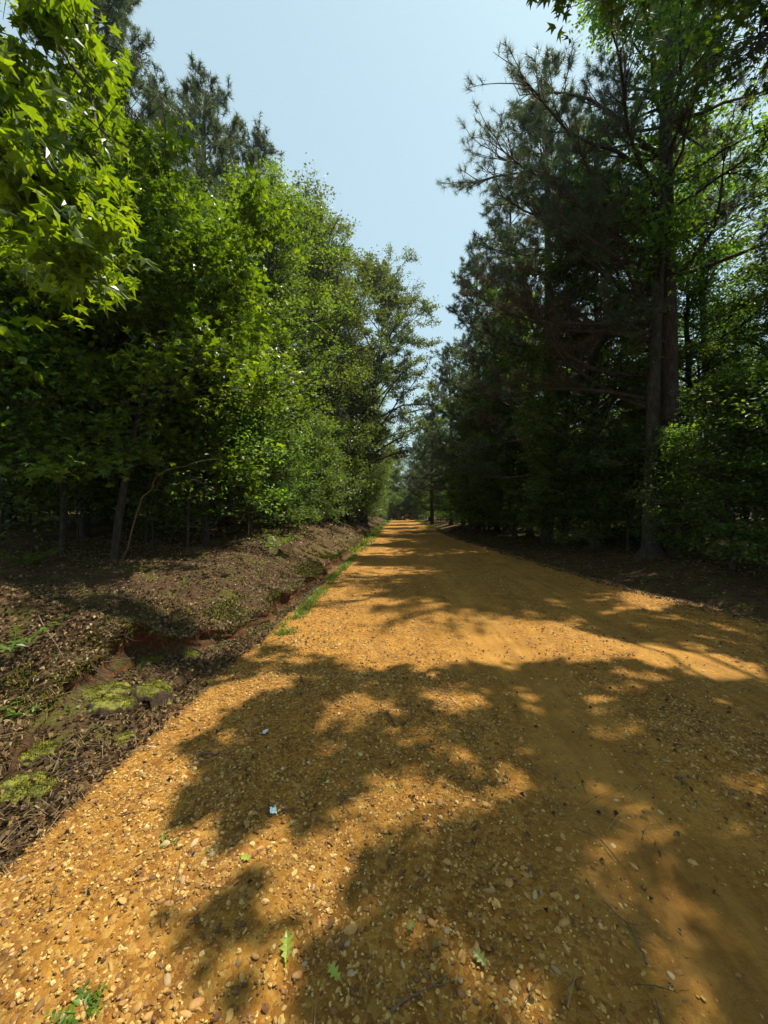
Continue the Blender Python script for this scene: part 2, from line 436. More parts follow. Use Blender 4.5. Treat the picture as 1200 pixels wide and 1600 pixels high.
# forest floor: left side with scarp, right side
def floor_material():
    m, t, out = newmat('forest_floor_soil')
    tc = N(t, 'ShaderNodeTexCoord'); vec = tc.outputs['Object']
    ge = N(t, 'ShaderNodeNewGeometry')
    sn = N(t, 'ShaderNodeSeparateXYZ'); t.links.new(ge.outputs['True Normal'], sn.inputs[0])
    soil = ramp(t, [(0.3, (0.035, 0.02, 0.009)), (0.5, (0.065, 0.038, 0.018)), (0.62, (0.11, 0.066, 0.032)), (0.75, (0.25, 0.16, 0.08))], noise(t, 24, 7, 0.75, vec))
    orange = ramp(t, [(0.3, (0.14, 0.055, 0.015)), (0.7, (0.34, 0.16, 0.045))], noise(t, 12, 6, 0.7, vec))
    sp = N(t, 'ShaderNodeSeparateXYZ'); t.links.new(vec, sp.inputs[0])
    # spill of road clay close to the edges
    e1 = N(t, 'ShaderNodeMapRange'); t.links.new(sp.outputs[0], e1.inputs[0]); e1.inputs[1].default_value = -1.9; e1.inputs[2].default_value = -1.62
    col = mix(t, math_n(t, 'MULTIPLY', e1.outputs[0], 0.85), soil, orange)
    edge_r = math_n(t, 'ADD', 2.9, math_n(t, 'MULTIPLY', 2.5, math_n(t, 'POWER', 2.718, math_n(t, 'MULTIPLY', sp.outputs[1], -1 / 12.0))))
    e2 = N(t, 'ShaderNodeMapRange'); t.links.new(math_n(t, 'SUBTRACT', sp.outputs[0], edge_r), e2.inputs[0]); e2.inputs[1].default_value = 0.1; e2.inputs[2].default_value = 0.7
    col = mix(t, e2.outputs[0], col, soil)
    ms = math_n(t, 'MULTIPLY', ramp(t, [(0.53, (0, 0, 0)), (0.6, (1, 1, 1))], noise(t, 2.6, 5, 0.65, vec)), ramp(t, [(0.0, (0, 0, 0)), (1, (1, 1, 1))], sn.outputs[2]))
    mossc = ramp(t, [(0.3, (0.04, 0.05, 0.008)), (0.7, (0.15, 0.15, 0.025))], noise(t, 40, 4, 0.7, vec))
    col = mix(t, math_n(t, 'MULTIPLY', ms, 0.6), col, mossc)
    # bare red clay where the bank is cut steep
    st = math_n(t, 'MULTIPLY', ramp(t, [(0.3, (1, 1, 1)), (0.55, (0, 0, 0))], sn.outputs[2]), ramp(t, [(0.38, (0.1, 0.1, 0.1)), (0.55, (1, 1, 1))], noise(t, 3, 5, 0.7, vec)))
    clay = ramp(t, [(0.3, (0.05, 0.016, 0.008)), (0.7, (0.22, 0.07, 0.024))], noise(t, 18, 6, 0.7, vec))
    col = mix(t, st, col, clay)
    p = N(t, 'ShaderNodeBsdfPrincipled'); t.links.new(col, p.inputs['Base Color'])
    p.inputs['Roughness'].default_value = 0.95; p.inputs['Specular IOR Level'].default_value = 0.1
    b = N(t, 'ShaderNodeBump'); b.inputs['Strength'].default_value = 1.0; b.inputs['Distance'].default_value = 0.02
    t.links.new(noise(t, 50, 6, 0.75, vec), b.inputs['Height']); t.links.new(b.outputs[0], p.inputs['Normal'])
    t.links.new(p.outputs[0], out.inputs[0])
    return m
M['floor'] = floor_material()
g = Geo()
# left strip: parametric profile, u from the road edge to the far left
inner = np.linspace(0, 1, 26)                       # road edge -> scarp foot
face = np.linspace(0, 1, 12)[1:]                    # scarp face, undercut
outer = np.concatenate([np.linspace(0, 3.2, 90)[1:], np.linspace(3.2, 9, 36)[1:], np.linspace(9, 45, 26)[1:], [80, 300]])
xl, xs, hs = XL(YS), XS(YS), HS(YS)
XA = (xl[:, None] + 0.05) * (1 - inner) + xs[:, None] * inner
ZA = left_z(np.minimum(XA, xl[:, None] - 0.001), np.repeat(YS[:, None], len(inner), 1))
ZA[:, 0] -= 0.06
topx = xs[:, None] - 0.06 - outer[None]
ZC = left_z(topx, np.repeat(YS[:, None], len(outer), 1))
z0 = ZA[:, -1:]; z1 = ZC[:, :1]
yy = np.repeat(YS[:, None], len(face), 1)
under = 0.13 * np.sin(face * PI)[None] * sstep(.1, .25, hs)[:, None] * (0.7 + 0.8 * fbm(yy * 3, face[None] * 2 + 0 * yy, 55, 3))
XB = xs[:, None] - 0.05 * face[None] - under + 0.05 * fbm(yy * 9, face[None] * 4 + 0 * yy, 56, 4)
ZB = z0 + (z1 - z0) * face[None] ** 0.9
Xf = np.concatenate([XA, XB, topx], 1); Zf = np.concatenate([ZA, ZB, ZC], 1)
Yf = np.repeat(YS[:, None], Xf.shape[1], 1)
g.add(np.stack([Xf, Yf, Zf], -1)[:, ::-1], grid_faces(len(YS), Xf.shape[1]))
# right strip
offs = np.concatenate([[-0.05], np.linspace(0, 4, 90), np.linspace(4, 12, 30)[1:], np.linspace(12, 50, 20)[1:], [90, 300]])
Xf = XR(YS)[:, None] + offs[None]; Yf = np.repeat(YS[:, None], len(offs), 1)
Zf = right_z(Xf, Yf); Zf[:, 0] -= 0.06
g.add(np.stack([Xf, Yf, Zf], -1), grid_faces(len(YS), len(offs)))
# the ground goes on under the far end of the road
Ye = YS[YS > 112]
Xf = np.stack([XL(Ye) + .05, XR(Ye) - .05], 1); Yf = np.repeat(Ye[:, None], 2, 1)
g.add(np.stack([Xf, Yf, drop(Yf) - 0.05], -1), grid_faces(len(Ye), 2))
floor = tag(g.build('forest_floor', M['floor']), 'dark leaf strewn forest floor with a low cut bank beside the track', None, None, 'structure')

# ------------------------------------------------------------------ where sun reaches the near road (photo pixels, ellipses: cx, cy, rx, ry, tilt in degrees)
LIT = [(455, 1490, 50, 60, 10), (40, 1500, 190, 150, -30), (160, 1330, 200, 110, -35), (300, 1210, 130, 60, -45), (250, 1430, 130, 60, -30), (400, 1330, 110, 50, -10), (440, 1060, 60, 30, -40),
       (490, 1420, 60, 75, 15), (560, 1300, 55, 45, -20), (630, 1255, 65, 50, 10), (555, 1112, 55, 22, -5), (715, 1100, 50, 22, 0), (735, 1195, 32, 22, 20),
       (660, 1160, 28, 12, 0), (820, 1085, 30, 10, 10), (850, 1115, 30, 12, 10), (840, 1170, 22, 10, 10), (770, 1445, 32, 40, 10), (740, 1270, 40, 18, 0), (1020, 1350, 36, 20, 35),
       (1130, 1325, 52, 11, 15), (1060, 1400, 24, 9, 20), (1160, 1490, 44, 17, 20), (1130, 1580, 46, 24, 25), (1150, 1170, 35, 12, 5), (960, 1130, 25, 8, 0),
       (640, 990, 260, 40, 2), (900, 1010, 130, 24, 8), (1100, 1040, 130, 22, 10), (560, 940, 130, 50, 0), (1000, 1065, 60, 10, 4), (1190, 1250, 50, 14, 10), (680, 1330, 25, 12, 0),
       (330, 1120, 80, 40, -45), (200, 1200, 150, 60, -30), (380, 980, 90, 40, -20), (130, 1130, 110, 50, 0), (590, 1030, 60, 15, 0), (800, 1045, 40, 10, 6)]
SHADE = [(395, 1190, 95, 90, -50), (360, 1270, 90, 40, -15), (320, 1500, 125, 75, -20), (290, 1570, 150, 60, -10), (470, 1100, 70, 40, -30), (520, 1592, 60, 34, 0)]
def in_any(px, py, L, grow=1.0):
    m = np.zeros(len(px), bool)
    for cx, cyy, rx, ry, a in L:
        c, s = math.cos(rad(a)), math.sin(rad(a))
        dx, dy = px - cx, py - cyy
        u = (dx * c + dy * s) / (rx * grow); v = (-dx * s + dy * c) / (ry * grow)
        m |= u * u + v * v < 1
    return m
def shadow_foot(p):
    """where the sun throws p on the road plane"""
    t = p[:, 2] / SUN[2]
    return p - t[:, None] * SUN[None]
def wants_sun(p):
    """True for points whose shadow would land on a patch of near road that is in the sun"""
    q = shadow_foot(p); q[:, 2] = 0
    px, py, d = proj(q)
    jig = 24 * fbm(q[:, 0] * 4.5, q[:, 1] * 4.5, 91, 3)
    near = (d > 0.4) & (py > 935) & (px > -400) & (px < 1500)
    lit = in_any(px + 1.6 * jig, py + jig, LIT, 1.1) & ~in_any(px + 1.5 * jig, py + jig, SHADE)
    hn = fbm(q[:, 0] * 3.6 + 7, q[:, 1] * 3.6, 123, 3)
    holes = hn > np.where(in_any(px, py, SHADE), 0.30, 0.17)
    return near & (lit | holes)

SKYPOLY = np.array([(205, -40), (215, 60), (190, 190), (255, 205), (330, 165), (400, 225), (445, 230), (490, 290), (555, 350), (600, 420), (655, 470), (690, 450), (715, 400), (742, 350), (715, 275), (765, 235), (715, 160), (735, 85), (800, 50), (830, 10), (880, -40)], float)
def in_sky(p):
    px, py, d = proj(p)
    inside = np.zeros(len(px), bool); n = len(SKYPOLY); j = n - 1
    for i in range(n):
        xi, yi = SKYPOLY[i]; xj, yj = SKYPOLY[j]
        c = ((yi > py) != (yj > py)) & (px < (xj - xi) * (py - yi) / (yj - yi + 1e-9) + xi)
        inside ^= c; j = i
    return inside & (d > 0)
# ------------------------------------------------------------------ leaf templates (y = along the leaf, z = normal), unit length
DIA_V = np.array([(0, 0, 0), (0.30, 0.42, 0.07), (0, 1, -0.06), (-0.30, 0.42, 0.07)], float)
DIA_F = np.array([(0, 1, 2), (0, 2, 3)])
def star_leaf(seed=0, depth=0.42):
    r = random.Random(seed)
    ang = [-125, -62, 0, 62, 125]; ln = [0.42, 0.58, 0.68, 0.58, 0.42]
    pts = [(0, 0.0, 0)]
    c = np.array([0, 0.36])
    out = []
    for i, (a, l) in enumerate(zip(ang, ln)):
        a2 = rad(a + r.uniform(-5, 5)); l *= r.uniform(.92, 1.08)
        out.append((c[0] + math.sin(a2) * l, c[1] + math.cos(a2) * l, -0.16 * (l / .6) + r.uniform(-.13, .11)))
        if i < 4:
            b = rad((ang[i] + ang[i + 1]) / 2)
            rr_ = r.uniform(.2, .29); out.append((c[0] + math.sin(b) * rr_, c[1] + math.cos(b) * rr_, 0.03))
    V = [(0, 0.36, 0)] + out + [(0, 0.12, 0)]
    k = len(out)
    Fc = [(0, i + 1, i) for i in range(1, k)] + [(0, k + 1, k), (0, 1, k + 1)]
    return np.array(V, float), np.array(Fc)
STARS = [star_leaf(s) for s in range(4)]
LONG_V = np.array([(0, 0, 0), (0.16, 0.25, 0.03), (0.19, 0.55, 0.02), (0, 1, -0.12), (-0.19, 0.55, 0.02), (-0.16, 0.25, 0.03)], float)
LONG_F = np.array([(0, 1, 2), (0, 2, 3), (0, 3, 4), (0, 4, 5)])

def unit(a): return a / (np.linalg.norm(a, axis=-1, keepdims=True) + 1e-9)

def leaves_on(rng, p0, p1, per, size, spread=0.12, flat=0.55, droop=0.35):
    """leaf positions and frames along twigs"""
    n = len(p0)
    i = np.repeat(np.arange(n), per)
    u = rng.uniform(0.1, 1.08, len(i))[:, None]
    P = p0[i] + (p1[i] - p0[i]) * u + rng.normal(0, spread, (len(i), 3)) * np.array([1, 1, 0.6])
    ax = unit(p1[i] - p0[i])
    d = unit(ax * 0.6 + rng.normal(0, 0.7, (len(i), 3)) + np.array([0, 0, -droop]))
    nrm = unit(np.array([0, 0, 1.0]) * flat + rng.normal(0, 0.42, (len(i), 3)))
    s = size * rng.uniform(0.6, 1.25, len(i))
    Mx = frames(nrm, d) * s[:, None, None]
    return P, Mx

def wander(rng, p, d, length, k, bend=0.12, lift=0.0):
    pts = [np.array(p, float)]; d = np.array(d, float); d /= np.linalg.norm(d)
    for i in range(k):
        d = d + rng.normal(0, bend, 3) + np.array([0, 0, lift]); d /= np.linalg.norm(d)
        pts.append(pts[-1] + d * length / k)
    return np.array(pts)

def grow(seed, H, R, base=0.15, limbs=34, leaf=0.11, per=9, prof='round', lean=(0, 0), secs=9, twigs=5, radius=None, wob=0.05, up=(25, 60), flat=0.55):
    """broadleaf skeleton: returns trunk Geo and twig segments"""
    rng = np.random.default_rng(seed)
    tr = Geo()
    k = 12
    tt = np.linspace(0, 1, k + 1)
    ax = np.stack([lean[0] * tt ** 1.3 + np.cumsum(rng.normal(0, wob, k + 1)) * tt * H * 0.1, lean[1] * tt ** 1.3 + np.cumsum(rng.normal(0, wob, k + 1)) * tt * H * 0.1, H * tt * 0.97], 1)
    ax[0, :2] = 0
    r0 = radius or H * 0.0115
    rr = r0 * (1 - tt * 0.92) ** 0.85; rr[0] *= 1.45; 
    ax2 = np.vstack([ax[0] - [0, 0, 0.25], ax[0], ax[0] + (ax[1] - ax[0]) * .12, ax[1:]]); rr2 = np.concatenate([[rr[0] * 1.5, rr[0] * 1.25, rr[0] * .8], rr[1:]])
    tr.tube(ax2, rr2, 9)
    P0, P1 = [], []
    az = rng.uniform(0, 2 * PI)
    for i in range(limbs):
        t = base + (0.98 - base) * ((i + rng.uniform(0, 1)) / limbs) ** 0.9
        az += 2.4 + rng.normal(0, 0.35)
        q = (t - base) / (1 - base)
        if prof == 'round': pr = math.sqrt(max(0.05, 1 - (1.7 * q - 0.75) ** 2 * 0.95))
        elif prof == 'cone': pr = 1.05 - 0.85 * q
        else: pr = 0.8 * (1 - q ** 3) + 0.25
        L = R * pr * rng.uniform(0.65, 1.15)
        e = rad(up[0] + (up[1] - up[0]) * q + rng.uniform(-10, 12))
        p = np.array([np.interp(t, tt, ax[:, c]) for c in range(3)])
        d = np.array([math.cos(az) * math.cos(e), math.sin(az) * math.cos(e), math.sin(e)])
        pts = wander(rng, p, d, L, 6, 0.13, -0.03)
        lr = max(0.012, np.interp(t, tt, rr) * 0.5)
        tr.tube(pts, lr * (1 - 0.8 * np.linspace(0, 1, 7)), 5)
        for s in range(secs):
            u = rng.uniform(0.22, 1.0)
            b = np.array([np.interp(u * 6, range(7), pts[:, c]) for c in range(3)])
            dd = unit(pts[-1] - pts[0]) * 0.7 + rng.normal(0, 0.65, 3) * np.array([1, 1, 0.55])
            l2 = (0.30 * L + 0.35) * rng.uniform(0.5, 1.1) * (1.15 - 0.5 * u)
            sp = wander(rng, b, dd, l2, 3, 0.18, 0.0)
            tr.tube(sp, np.array([0.35, 0.28, 0.2, 0.08]) * lr * 0.8 + 0.002, 3)
            for w in range(twigs):
                u2 = rng.uniform(0.15, 1.0)
                b2 = np.array([np.interp(u2 * 3, range(4), sp[:, c]) for c in range(3)])
                d2 = unit(dd) * 0.6 + rng.normal(0, 0.75, 3) * np.array([1, 1, 0.5])
                P0.append(b2); P1.append(b2 + unit(d2) * rng.uniform(0.25, 0.6))
    P0, P1 = np.array(P0), np.array(P1)
    tr.segs(P0, P1, np.full(len(P0), 0.005), np.full(len(P0), 0.002))
    P, Mx = leaves_on(rng, P0, P1, per, leaf, 0.11, flat)
    return tr, P, Mx

def needle_tufts(rng, geo, P, D, n=42, L=0.17, w=0.0042, mi=0, spread=0.75):
    """bursts of needles at P pointing along D"""
    k = len(P)
    i = np.repeat(np.arange(k), n)
    a = rng.normal(0, spread, (k * n, 3)) + D[i] * 0.75
    a = unit(a)
    base = P[i] - D[i] * (rng.uniform(0, 0.16, k * n)[:, None])
    l = L * rng.uniform(0.7, 1.15, k * n)[:, None]
    side = unit(np.cross(a, rng.normal(0, 1, (k * n, 3)))) * w
    V = np.stack([base - side, base + side, base + a * l + np.array([0, 0, -0.02])], 1).reshape(-1, 3)
    Fc = np.arange(k * n * 3).reshape(-1, 3)
    geo.add(V, Fc, mi)

def grow_pine(seed, H, R, base=0.35, whorls=16, per_whorl=4, subs=9, n=40, L=0.17, extra=None, dry=0.12, tufts=4, w=0.0042, lean=(0, 0), keep=None, radius=None):
    rng = np.random.default_rng(seed)
    tr, nd = Geo(), Geo()
    k = 14; tt = np.linspace(0, 1, k + 1)
    ax = np.stack([lean[0] * tt + 0.15 * np.sin(tt * 5 + seed) * tt, lean[1] * tt + 0.12 * np.cos(tt * 4 + seed) * tt, H * tt * 0.98], 1)
    ax[0, :2] = 0
    r0 = radius or H * 0.0125
    rr = r0 * (1 - 0.93 * tt) ** 0.8
    tr.tube(np.vstack([ax[0] - [0, 0, .3], ax]), np.concatenate([[rr[0] * 1.35], rr]), 10)
    TP, TD, DRY = [], [], []
    limbs = []
    for i in range(whorls):
        t = base + (0.985 - base) * (i / (whorls - 1)) ** 0.95
        q = (t - base) / (1 - base)
        for j in range(per_whorl):
            az = rng.uniform(0, 2 * PI)
            Lb = R * (1.0 - 0.8 * q) * rng.uniform(0.6, 1.1) + 0.35
            limbs.append((t, az, rad(-5 + 50 * q + rng.uniform(-8, 12)), Lb, rng.uniform() < dry * (1.6 - 1.4 * q)))
    for e in (extra or []): limbs.append(e)
    for (t, az, e, Lb, isdry) in limbs:
        p = np.array([np.interp(t, tt, ax[:, c]) for c in range(3)])
        d = np.array([math.cos(az) * math.cos(e), math.sin(az) * math.cos(e), math.sin(e)])
        pts = wander(rng, p, d, Lb, 7, 0.15, 0.06)
        lr = min(0.42 * np.interp(t, tt, rr), 0.02 + 0.012 * Lb)
        tr.tube(pts, lr * (1 - 0.82 * np.linspace(0, 1, 8)), 6)
        m = max(3, int(subs * (0.5 + Lb / min(R, 3) * 0.9)))
        for s in range(m):
            u = rng.uniform(0.28, 1.0) if s else 1.0
            b = np.array([np.interp(u * 7, range(8), pts[:, c]) for c in range(3)])
            dd = unit(pts[-1] - pts[-3]) * 0.8 + rng.normal(0, 0.6, 3) * np.array([1, 1, 0.6]) + np.array([0, 0, 0.25])
            l2 = (0.16 * Lb + 0.35) * rng.uniform(0.5, 1.2)
            sp = wander(rng, b, dd, l2, 4, 0.15, 0.1)
            tr.tube(sp, np.linspace(1, 0.35, 5) * max(0.006, lr * 0.22), 3)
            for w_ in range(tufts):
                u2 = 1.0 if w_ == 0 else rng.uniform(0.35, 1.0)
                b2 = np.array([np.interp(u2 * 4, range(5), sp[:, c]) for c in range(3)])
                d2 = unit(unit(dd) + rng.normal(0, 0.5, 3) + np.array([0, 0, 0.5]))
                e2 = b2 + d2 * rng.uniform(0.08, 0.28) * (w_ > 0)
                if w_: tr.segs(b2[None], e2[None], np.array([0.006]), np.array([0.004]))
                TP.append(e2); TD.append(d2); DRY.append(isdry or rng.uniform() < 0.06)
    TP, TD, DRY = np.array(TP), np.array(TD), np.array(DRY)
    if keep is not None:
        k_ = keep(TP); TP, TD, DRY = TP[k_], TD[k_], DRY[k_]
    needle_tufts(rng, nd, TP[~DRY], TD[~DRY], n, L, w, 0)
    if DRY.any(): needle_tufts(rng, nd, TP[DRY], TD[DRY], n, L, w * 0.9, 1, 0.9)
    return tr, nd

def tree_object(name, loc, trunk_mesh, crown_mesh, label, cat='tree', group=None, rot=0, scale=1.0):
    r = link(name, None, None, loc)
    r.empty_display_size = 0.3
    r.rotation_euler = (0, 0, rot); r.scale = (scale[0], scale[0], scale[1]) if isinstance(scale, tuple) else (scale,) * 3
    a = link('trunk', trunk_mesh, r); b = link('crown', crown_mesh, r)
    KIDS[r.name] = [a, b]
    return tag(r, label, cat, group)

# ------------------------------------------------------------------ shared tree kinds
def variant(seed, leafmat, **kw):
    tr, P, Mx = grow(seed, **kw)
    lf = Geo(); lf.stamp(DIA_V, DIA_F, Mx, P)
    return tr.mesh('trunk', M['bark']), lf.mesh('crown', leafmat, False), kw['H']
V = {}
V['full'] = [variant(11, M['gum2'], H=14, R=3.1, base=0.08, limbs=66, leaf=0.12, per=10, secs=10, twigs=6),
             variant(12, M['broad'], H=15, R=3.4, base=0.10, limbs=66, leaf=0.115, per=10, secs=10, twigs=6, lean=(0.8, 0.3)),
             variant(13, M['oak'], H=16, R=3.6, base=0.14, limbs=62, leaf=0.115, per=10, secs=10, twigs=6)]
V['tall'] = [variant(21, M['broad'], H=19, R=3.4, base=0.28, limbs=46, leaf=0.13, per=9, secs=9, twigs=5),
             variant(22, M['dark'], H=18, R=3.6, base=0.22, limbs=56, leaf=0.12, per=10, secs=10, twigs=5)]
V['low'] = [variant(31, M['dark'], H=7, R=2.2, base=0.05, limbs=40, leaf=0.12, per=9, secs=7, twigs=5, prof='col'),
            variant(32, M['broad'], H=5, R=1.9, base=0.04, limbs=34, leaf=0.11, per=9, secs=7, twigs=5, prof='col'),
            variant(33, M['gum2'], H=3.2, R=1.5, base=0.04, limbs=30, leaf=0.10, per=8, secs=6, twigs=4, prof='col')]
def pvariant(seed, **kw):
    tr, nd = grow_pine(seed, **kw)
    return tr.mesh('trunk', M['pinebark']), nd.mesh('crown', [M['needle'], M['needle_dry']], False), kw['H']
V['pine'] = [pvariant(41, H=20, R=3.4, base=0.30, whorls=20, n=20, L=0.2, w=0.009, tufts=5, subs=12, dry=0.05),
             pvariant(42, H=18, R=3.6, base=0.16, whorls=22, n=20, L=0.2, w=0.009, tufts=5, subs=12, dry=0.10)]

def plant(kind, idx, x, y, h, label, name, group=None, rot=None, fat=1.0, cat='tree'):
    tm, cm, H0 = V[kind][idx]
    s = h / H0
    z = float(ground_z(np.array([x]), np.array([y]))[0]) - 0.02
    return tree_object(name, (x, y, z), tm, cm, label, cat, group, random.uniform(0, 6.28) if rot is None else rot, (s * fat, s))

# left front row (x, y, height, kind, index, label, name)
LEFT = [
 (-7.6, 9.0, 7.9, 'full', 0, 'bright green broadleaf tree behind the two thin roadside saplings at the left', 'broadleaf_tree'),
 (-6.6, 12.0, 10.0, 'full', 0, 'bright green rounded tree below the tall pines on the left bank', 'broadleaf_tree'),
 (-9.3, 11.6, 18.2, 'pine', 0, 'tall pine at the far left whose needled branch pokes out beside the hanging leaves', 'pine_tree'),
 (-9.2, 14.3, 15.6, 'pine', 1, 'slim pine with open top just left of the tallest left-hand pine', 'pine_tree'),
 (-9.0, 17.8, 20.0, 'pine', 0, 'tallest pine top standing above the left-hand broadleaf trees', 'pine_tree'),
 (-8.2, 20.5, 20.6, 'pine', 1, 'blue green pine just right of the tallest left-hand pine', 'pine_tree'),
 (-6.2, 15.4, 13.6, 'full', 1, 'leafy green tree with pointed crown in the middle of the left tree wall', 'broadleaf_tree'),
 (-6.8, 20.8, 17.8, 'tall', 0, 'tall broadleaf tree with airy top on the left, right of the pines', 'broadleaf_tree'),
 (-5.9, 25.5, 20.0, 'full', 2, 'olive green tall tree stepping down the left skyline', 'broadleaf_tree'),
 (-5.4, 30.0, 21.5, 'full', 1, 'left roadside tree just before the arching oak', 'broadleaf_tree'),
 (-5.2, 28.0, 15.0, 'full', 2, 'leafy tree filling the wall just this side of the arching oak', 'broadleaf_tree'),
 (-4.3, 31.5, 11.0, 'full', 0, 'shorter bright tree at the foot of the arching oak', 'broadleaf_tree'),
 (-3.9, 36.5, 14.5, 'full', 1, 'bushy tree right behind the trunk of the arching oak', 'broadleaf_tree'),
 (-4.0, 43.0, 17.5, 'full', 0, 'left tree just past the arching oak, framing the gap of sky', 'broadleaf_tree'),
 (-4.8, 55.0, 17.0, 'tall', 0, 'slim distant tree left of the gap where the track vanishes', 'broadleaf_tree'),
 (-4.4, 66.0, 15.0, 'full', 1, 'small distant broadleaf at the left end of the track', 'broadleaf_tree')]
for (x, y, h, k, i, lab, nm) in LEFT: plant(k, i, x, y, h, lab, nm, 'trees of the left roadside wood', fat=1.25 if y > 14 else 1.1)
RIGHT = [
 (6.0, 16.0, 18.3, 'pine', 1, 'brownish pine next beyond the big leaning pine on the right', 'pine_tree'),
 (5.9, 21.5, 19.0, 'pine', 0, 'dark pine whose top bounds the sky at mid height on the right', 'pine_tree'),
 (5.6, 28.0, 19.5, 'pine', 1, 'dark bushy pine beyond the mid height pine on the right', 'pine_tree'),
 (5.0, 38.0, 17.0, 'pine', 0, 'distant right-hand pine reaching towards the sky gap', 'pine_tree'),
 (3.8, 46.0, 16.5, 'pine', 1, 'far right-hand pine hanging low over the end of the track', 'pine_tree'),
 (4.6, 60.0, 15.0, 'full', 0, 'farthest broadleaf on the right side of the track', 'broadleaf_tree'),
 (6.6, 13.4, 11.5, 'full', 0, 'lit broadleaf below the big pine branches on the right', 'broadleaf_tree'),
 (6.3, 19.0, 12.0, 'full', 1, 'mid green broadleaf under the second pine on the right', 'broadleaf_tree'),
 (6.2, 25.0, 13.0, 'full', 0, 'green broadleaf between two dark pines on the right', 'broadleaf_tree'),
 (6.0, 33.0, 13.0, 'tall', 1, 'dark broadleaf halfway down the right side', 'broadleaf_tree'),
 (12.5, 11.0, 14.0, 'tall', 1, 'deep green broadleaf right of the big pine trunk', 'broadleaf_tree'),
 (10.2, 8.2, 10.5, 'full', 2, 'shaded broadleaf at the right edge of the picture', 'broadleaf_tree'),
 (12.5, 16.0, 16.5, 'tall', 0, 'tall broadleaf behind the big pine on the right', 'broadleaf_tree'),
 (9.8, 13.5, 11.5, 'tall', 1, 'tall light green broadleaf filling the gap right of the big pine trunk', 'broadleaf_tree'),
 (5.9, 14.2, 7.5, 'full', 1, 'mid height green broadleaf standing forward of the big pine at the wood edge', 'broadleaf_tree'),
 (5.4, 18.4, 8.5, 'full', 0, 'leafy forward standing broadleaf below the brown pine sprays on the right', 'broadleaf_tree'),
 (5.0, 23.5, 9.0, 'full', 2, 'olive broadleaf low at the road edge halfway down the right side', 'broadleaf_tree'),
 (4.8, 30.0, 10.0, 'full', 1, 'roadside broadleaf two thirds of the way down the right side', 'broadleaf_tree'),
 (15.0, 9.5, 16.0, 'tall', 1, 'tall dark tree at the right edge behind the shaded broadleaf', 'broadleaf_tree')]
for (x, y, h, k, i, lab, nm) in RIGHT: plant(k, i, x, y, h, lab, nm, 'trees of the right roadside wood', fat=1.2)

V['thin'] = [variant(36, M['dark'], H=4.2, R=1.3, base=0.12, limbs=22, leaf=0.09, per=7, secs=5, twigs=4, prof='col', radius=0.022, wob=0.12),
             variant(37, M['gum2'], H=3.4, R=1.2, base=0.15, limbs=18, leaf=0.09, per=7, secs=5, twigs=4, prof='col', radius=0.018, wob=0.14)]
for q_, (x, y, h, lab) in enumerate([(-6.0, 5.3, 3.4, 'thin leafy sapling between the left edge and the leaning sweetgum'), (-7.6, 6.4, 4.4, 'thin dark sapling at the left edge behind the straight one'),
        (-4.5, 8.0, 3.6, 'thin sapling right behind the leaning sweetgum near the ditch'), (-5.8, 8.6, 4.6, 'thin leafy sapling in the shade between two sweetgum trunks'),
        (-4.0, 10.0, 3.4, 'little bushy sapling standing closest to the ditch on the left bank'), (-8.2, 7.6, 4.2, 'shaded sapling deep at the left edge'),
        (-3.9, 12.2, 3.2, 'low green sapling hanging over the far left ditch'), (-6.9, 8.0, 3.0, 'short sapling among the left trunks'), (-5.2, 7.9, 2.6, 'short shaded sapling just behind the leaning trunk')]):
    plant('thin', q_ % 2, x, y, h, lab, 'sapling', 'thin saplings on the left bank', cat='sapling', fat=1.15)
rngp = np.random.default_rng(5)
ORD = ['nearest', 'second nearest', 'third nearest', 'fourth nearest', 'fifth nearest', 'sixth nearest', 'seventh nearest', 'eighth nearest', 'ninth nearest', 'tenth nearest', 'tenth farthest', 'ninth farthest', 'eighth farthest', 'seventh farthest', 'sixth farthest', 'fifth farthest', 'fourth farthest', 'third farthest', 'second farthest', 'farthest']
def ordinal(k, n): return ORD[k] if k < (n + 1) // 2 and k < 10 else ORD[20 - (n - k)]
ys_left = [9.2, 11.0, 13.2, 15.4, 17.6, 20, 22.6, 25.5, 28.5, 32, 36, 40.5, 45, 50, 55, 60, 66]
ys_right = [6.9, 8.5, 10.3, 12.0, 13.8, 15.6, 17.5, 19.8, 22, 24.8, 27.8, 31, 34.5, 38.5, 43, 48, 53, 58, 64]
# understorey along both sides
for q_, y in enumerate(ys_left):
    h = rngp.uniform(3.4, 6.2)
    plant('low', int(rngp.integers(0, 3)) if y > 24 else q_ % 2, -4.25 - rngp.uniform(0, 0.7) + 0.012 * y, y, h, ordinal(q_, 17) + ' leafy low thicket tree along the foot of the left tree wall', 'understorey_tree', 'thicket along the left bank', cat='small tree', fat=1.1)
for q_, y in enumerate(ys_right):
    h = rngp.uniform(3.0, 6.6) if y > 13 else rngp.uniform(2.8, 4.2)
    x = max(float(_xr(y)) + (2.0 if y > 13 else 2.5), 4.7) + rngp.uniform(0, 0.9)
    plant('low', int(rngp.integers(0, 3)) if y > 13 else q_ % 2, x, y, h, ordinal(q_, 19) + ' shaded thicket tree along the foot of the right tree wall', 'understorey_tree', 'thicket along the right bank', cat='small tree', fat=1.15)
